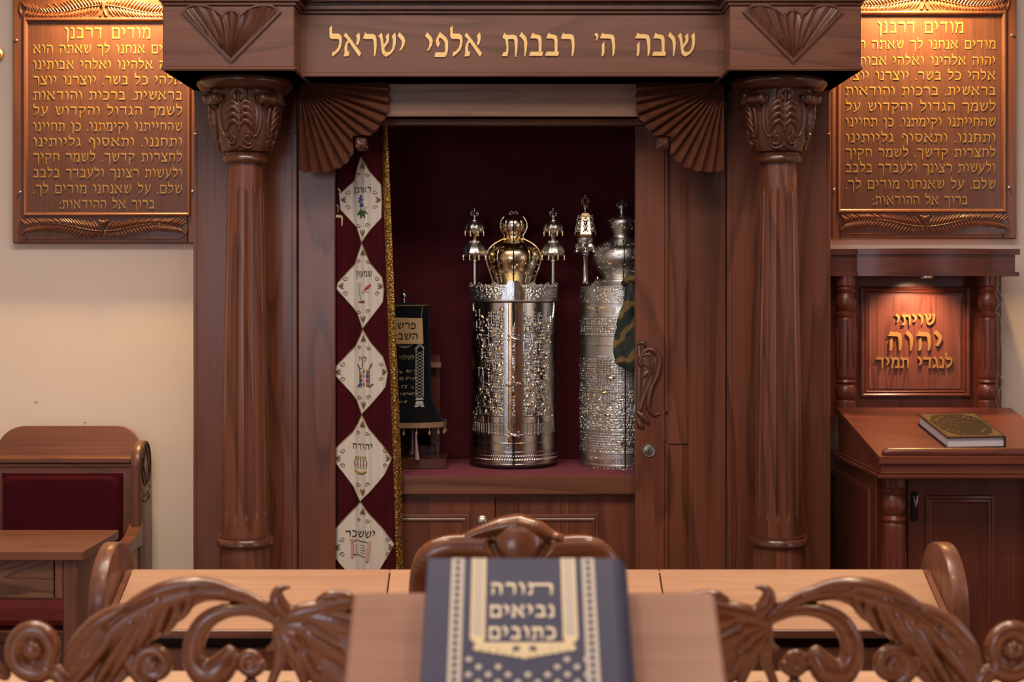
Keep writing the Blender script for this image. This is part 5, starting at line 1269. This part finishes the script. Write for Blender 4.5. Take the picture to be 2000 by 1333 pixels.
# ------------------------------------------------------------------ reading table with carved crest, stand and book
bt = thing('reading_table', (.03, -2.9, 0), 'pale topped reading table edged with a carved scrollwork crest, front of the photo', 'table')
TZ = .98
m = MB(); m.box(-.86, .92, -3.42, -2.55, TZ-.03, TZ, .005); m.build('table_top', MW['peach'], bt)
m = MB(); m.box(-.80, .86, -3.36, -2.60, .06, TZ-.03, .004); m.box(-.83, .89, -3.39, -2.57, 0, .07, .005); m.build('table_base', MW['pewv'], bt)
CRY = -2.75; KR = (CRY-CAMY)/F; RP = lambda px, py, r: ((px-1000)*KR, CZ-(py-HZ)*KR, r*KR)
def wing(mir):
    fx = (lambda px: 2042-px) if mir else (lambda px: px)
    S = lambda pts, hs=1.0: stroke([RP(fx(a), b, r*1.12) for a, b, r in pts], hs)
    st = []
    def spi(cx, cy, r0, r1, a0, turns, w0, w1, hs=1.0, n=60, ky=1.0):
        p = spiral(0, 0, r0, r1, a0, turns, n); st.append(([RP(fx(cx+a), cy+b*ky, 0)[:2] for a, b in p], [(w0+(w1-w0)*i/n)*KR for i in range(n+1)], hs))
    spi(68, 1270, 43, 31, .9, 1.12, 21, 15, 1.1, ky=1.08); st.append(S([(64, 1268, 19), (66, 1270, 19)], 1.15)); st.append(S([(40, 1270, 14), (66, 1300, 13), (95, 1275, 12)], .25))
    st.append(S([(95, 1305, 15), (120, 1322, 16), (135, 1345, 14)]))
    st.append(S([(545, 1213, 9), (505, 1180, 11), (455, 1160, 13), (400, 1150, 16), (350, 1158, 20), (300, 1180, 22), (255, 1208, 22), (205, 1240, 24), (165, 1278, 20), (140, 1315, 12)], .9))
    st.append(S([(470, 1162, 8), (420, 1143, 10), (365, 1141, 12), (310, 1155, 14), (262, 1180, 12), (240, 1195, 6)], 1.5))
    st.append(S([(275, 1180, 8), (225, 1198, 14), (180, 1225, 15), (145, 1265, 12), (128, 1300, 5)], 1.5))
    for pts in ([(235, 1215, 12), (205, 1260, 15), (170, 1305, 12), (135, 1352, 6)], [(260, 1215, 14), (235, 1260, 15), (205, 1310, 11), (180, 1352, 5)], [(290, 1200, 14), (262, 1250, 14), (232, 1300, 10), (208, 1340, 4)],
                [(310, 1180, 12), (292, 1222, 13), (276, 1252, 9), (262, 1272, 4)], [(330, 1175, 10), (318, 1205, 11), (308, 1232, 9), (298, 1248, 5)], [(350, 1168, 9), (345, 1198, 10), (334, 1222, 9), (322, 1236, 5)], [(372, 1160, 8), (368, 1185, 9), (356, 1204, 7), (345, 1214, 4)]):
        st.append(S([(a, b, r*.88) for a, b, r in pts], 1.75))
    st.append(S([(548, 1217, 8), (495, 1195, 10), (445, 1194, 13), (405, 1212, 17), (382, 1248, 19), (380, 1288, 21), (400, 1316, 25), (428, 1310, 27), (446, 1285, 18), (448, 1272, 10)], 1.0))
    spi(300, 1300, 36, 12, 2.6, 1.25, 14, 11, 1.1); st.append(S([(300, 1302, 13), (301, 1303, 13)]))
    st.append(S([(250, 1262, 10), (255, 1300, 12), (285, 1338, 12)]))
    spi(490, 1294, 19, 12, 0.3, 1.15, 13, 9, 1.1); st.append(S([(490, 1294, 8), (491, 1295, 8)]))
    st.append(S([(578, 1203, 9), (556, 1192, 14), (542, 1174, 14), (541, 1157, 9), (552, 1149, 6), (564, 1148, 3)], 1.2))
    st.append(S([(540, 1218, 8), (580, 1200, 16), (625, 1190, 16), (680, 1180, 12), (735, 1178, 8)], 1.0))
    for pts in ([(545, 1222, 10), (590, 1225, 18), (640, 1238, 16), (690, 1262, 8)], [(548, 1228, 10), (585, 1245, 18), (625, 1280, 16), (660, 1330, 6)], [(545, 1232, 9), (568, 1262, 16), (585, 1300, 13), (596, 1345, 5)], [(540, 1234, 8), (548, 1262, 12), (546, 1290, 10), (530, 1335, 8)],
                [(600, 1205, 20), (650, 1215, 26), (710, 1235, 26)], [(610, 1240, 26), (660, 1270, 26), (705, 1310, 20)], [(600, 1280, 20), (620, 1320, 16), (640, 1345, 8)], [(548, 1240, 10), (535, 1262, 7), (522, 1268, 3)], [(690, 1230, 26), (760, 1250, 26)], [(690, 1290, 20), (760, 1320, 26)]):
        st.append(S(pts, .75))
    st.append(S([(585, 1222, 22), (640, 1242, 42), (720, 1270, 60)], .35)); st.append(S([(600, 1250, 26), (650, 1300, 34), (700, 1340, 34)], .35))
    st.append(S([(625, 1172, 7), (645, 1163, 9), (675, 1164, 9), (690, 1174, 7), (672, 1182, 7), (645, 1182, 7), (625, 1172, 7)], 1.3))
    for pts in ([(480, 1172, 8), (400, 1160, 14), (320, 1185, 30), (250, 1225, 32), (190, 1285, 30), (160, 1335, 22)], [(300, 1190, 20), (270, 1250, 24), (225, 1310, 24), (200, 1350, 14)], [(340, 1180, 14), (325, 1215, 14)]): st.append(S(pts, .14))
    st.append(S([(-60, 1375, 20), (300, 1375, 20), (780, 1375, 20)], .8))
    for a, b, r in ((70, 1350, 18), (300, 1350, 14), (415, 1350, 14), (490, 1340, 14), (-20, 1330, 14), (560, 1350, 16), (640, 1350, 16), (150, 1352, 14)): st.append(S([(a, b, r), (a, 1372, r)], .8))
    st.append(S([(10, 1320, 10), (-20, 1300, 14), (-60, 1290, 12)]))
    gr = [([RP(fx(a), b, 0)[:2] for a, b in pts], w*KR, d*KR*.6) for pts, w, d in (([(300, 1168), (250, 1190), (210, 1225), (175, 1270)], 5, 9), ([(440, 1152), (380, 1150), (320, 1166)], 4, 7), ([(250, 1225), (215, 1275), (180, 1320)], 4, 8), ([(600, 1215), (660, 1250)], 5, 8), ([(585, 1240), (620, 1300)], 5, 8))]
    m = MB(); relief(m, st, lambda u, v, h: (u, CRY-h*.85, v), .0016, both=True, grooves=gr); return m
wing(False).build('carved_crest', MW['crest'], bt, sharp=60)
wing(True).build('carved_crest', MW['crest'], bt, sharp=60)
m = MB(); m.box(-.66, .70, CRY-.022, CRY+.022, TZ, CZ-(1366-HZ)*KR, .006); m.build('crest_base', MW['crest'], bt)

# book stand
ang = math.atan2(.653, .757); ca, sa = math.cos(ang), math.sin(ang)
BO = Vector((.0138, -3.1, 1.239))          # middle of the top edge of the book's cover
def slant(u, v, h): return (BO.x+u, BO.y+v*ca-h*sa, BO.z+v*sa+h*ca)     # v runs up the slope
BT = .034; VB = -.246
bs = thing('book_stand', (.0216, -3.25, TZ), 'rose brown slanted wooden book stand under the blue book, front centre', 'book stand')
def sbox(mb, u0, u1, v0, v1, h0, h1, b=.003, mat=0):
    t = MB(); t.box(u0, u1, v0, v1, h0, h1, b); mb.add([slant(*p) for p in t.v], t.f, mat)
uc = .0085; hw = .1813
m = MB(); sbox(m, uc-hw, uc+hw, VB-.03, -.0143, -BT-.016, -BT-.0003, .004); m.build('slanted_board', MW['stand'], bs)
m = MB(); sbox(m, uc-hw, uc+hw, VB-.028, VB-.003, -BT-.002, -BT+.022, .004); m.build('ledge', MW['stand'], bs)
for e in (-1, 1):
    m = MB(); t1 = slant(0, -.03, -BT-.015); t0 = slant(0, VB-.01, -BT-.015); xx = BO.x+uc+e*(hw-.03)
    zlo = TZ+.0005
    m.add([(x, y, z) for x in (xx-.008, xx+.008) for (y, z) in ((t0[1], zlo), (t1[1], zlo), (t1[1], t1[2]), (t0[1], max(t0[2], zlo+.004)))], [[0, 1, 2, 3], [7, 6, 5, 4], [0, 4, 5, 1], [1, 5, 6, 2], [2, 6, 7, 3], [3, 7, 4, 0]]); m.build('support', MW['stand'], bs)
# the blue book
bb_ = thing('scripture_book', tuple(slant(0, VB, -BT)), 'thick navy blue scripture book with gold frame and dots, propped on the book stand', 'book')
BWD = .0982
NAVY, _nt, _b = mat('navy_cover'); _b.inputs['Base Color'].default_value = (.030, .035, .090, 1); _b.inputs['Roughness'].default_value = .42
_tc = N(_nt, 'ShaderNodeTexCoord'); _n = N(_nt, 'ShaderNodeTexNoise', Scale=700.); _nt.links.new(_tc.outputs['Object'], _n.inputs['Vector']); bump(_nt, _b, _n.outputs[0], .12, .001)
m = MB(); sbox(m, -BWD, BWD-.010, VB, 0, -.003, 0, .0012); sbox(m, -BWD, BWD-.010, VB, 0, -BT, -BT+.003, .0012)
m.sweep([slant(BWD-.0085, v, -.004) for v in (VB, 0)], .0035, 8)
n = 9; m.grid(lambda u, v: slant(BWD-.009+.012*math.sin(PI*u), VB+(0-VB)*v, -BT*u), 12, 4); m.grid(lambda u, v: slant(BWD-.011+.012*math.sin(PI*u), VB+(0-VB)*v, -BT*u), 12, 4)
cv = m.build('cover', NAVY, bb_)
m = MB(); sbox(m, -BWD+.003, BWD-.008, VB+.004, -.004, -BT+.003, -.003, .001); m.build('pages', plain('white_page_edges', (.75, .72, .66), .7), bb_)
GF = plain('gold_foil', (.72, .60, .40), .38, .25); GF2 = plain('silver_gold_foil', (.50, .46, .42), .38, .25)
m = MB()
uu = lambda f: -BWD+2*BWD*f
tt = lambda py: -((py-578)*1.4-716.4)/(1792.5+.757*(py-578))
for a, b in ((.125, .190), (.780, .845)):
    sbox(m, uu(a), uu(b), VB+.004, -.001, 0, .0004, .0001, 1)
    for q in range(30): c_ = (uu(a)+uu(b))/2; v = -.006-q*.008; m.prism([(c_-.003, v), (c_, v-.003), (c_+.003, v), (c_, v+.003)], slant, .0004, .0008, 2)
sbox(m, uu(.234), uu(.294), tt(1243), -.001, 0, .0004, .0001, 1); sbox(m, uu(.682), uu(.742), tt(1243), -.001, 0, .0004, .0001, 1)
for a in (.234, .294, .682, .742): sbox(m, uu(a)-.0012, uu(a)+.0012, tt(1250), -.001, 0, .0006, .0001)
y0, y1 = tt(1262), tt(1255)
m.prism([(uu(.234), tt(1243)), (uu(.294), tt(1243)), (uu(.294), tt(1256)), (uu(.682), tt(1256)), (uu(.682), tt(1243)), (uu(.742), tt(1243)), (uu(.738), tt(1254)), (uu(.70), tt(1263)), (uu(.62), tt(1265)), (uu(.56), tt(1272)), (uu(.49), tt(1284)), (uu(.42), tt(1272)), (uu(.36), tt(1265)), (uu(.28), tt(1263)), (uu(.238), tt(1254))], slant, 0, .0005)
for q in range(13):
    f = .27+.44*q/12; d = abs(f-.49)/.22; m.prism([(uu(f)+.0052*math.cos(i*PI/5), tt(1281-15*d)+.0038*math.sin(i*PI/5)) for i in range(10)], slant, 0, .00055)
for f in (.45, .53): m.prism([(uu(f)+.004*math.cos(i*PI/5), tt(1268)+.0028*math.sin(i*PI/5)) for i in range(10)], slant, .0005, .0008, 2)
for r in range(9):
    for q in range(7):
        f = .225+.093*q+(.0465 if r % 2 else 0); v = tt(1289)-r*.0083
        if f > .79 or v < VB+.008 or (r == 0 and .30 < f < .66) or (r == 1 and .40 < f < .56): continue
        m.prism([(uu(f)+.0031*math.cos(i*PI/6), v+.0031*math.sin(i*PI/6)) for i in range(12)], slant, 0, .0005, 1)
cvt = m.build('gold_ornament', [GF, GF2, NAVY], cv)
m = MB(); ctr = uu(.478)
hebrew(m, 'תורה', ctr, tt(1163), .0150, slant, .0006, width=.0605, center=True, gap=17, wide={'ת': 2.1})
hebrew(m, 'נביאים', ctr, tt(1207), .0150, slant, .0006, width=.0620, center=True, gap=13)
hebrew(m, 'כתובים', ctr, tt(1250), .0150, slant, .0006, width=.0635, center=True, gap=13)
m.build('title_lettering', plain('cream_foil', (.85, .74, .56), .4, .15), cv)
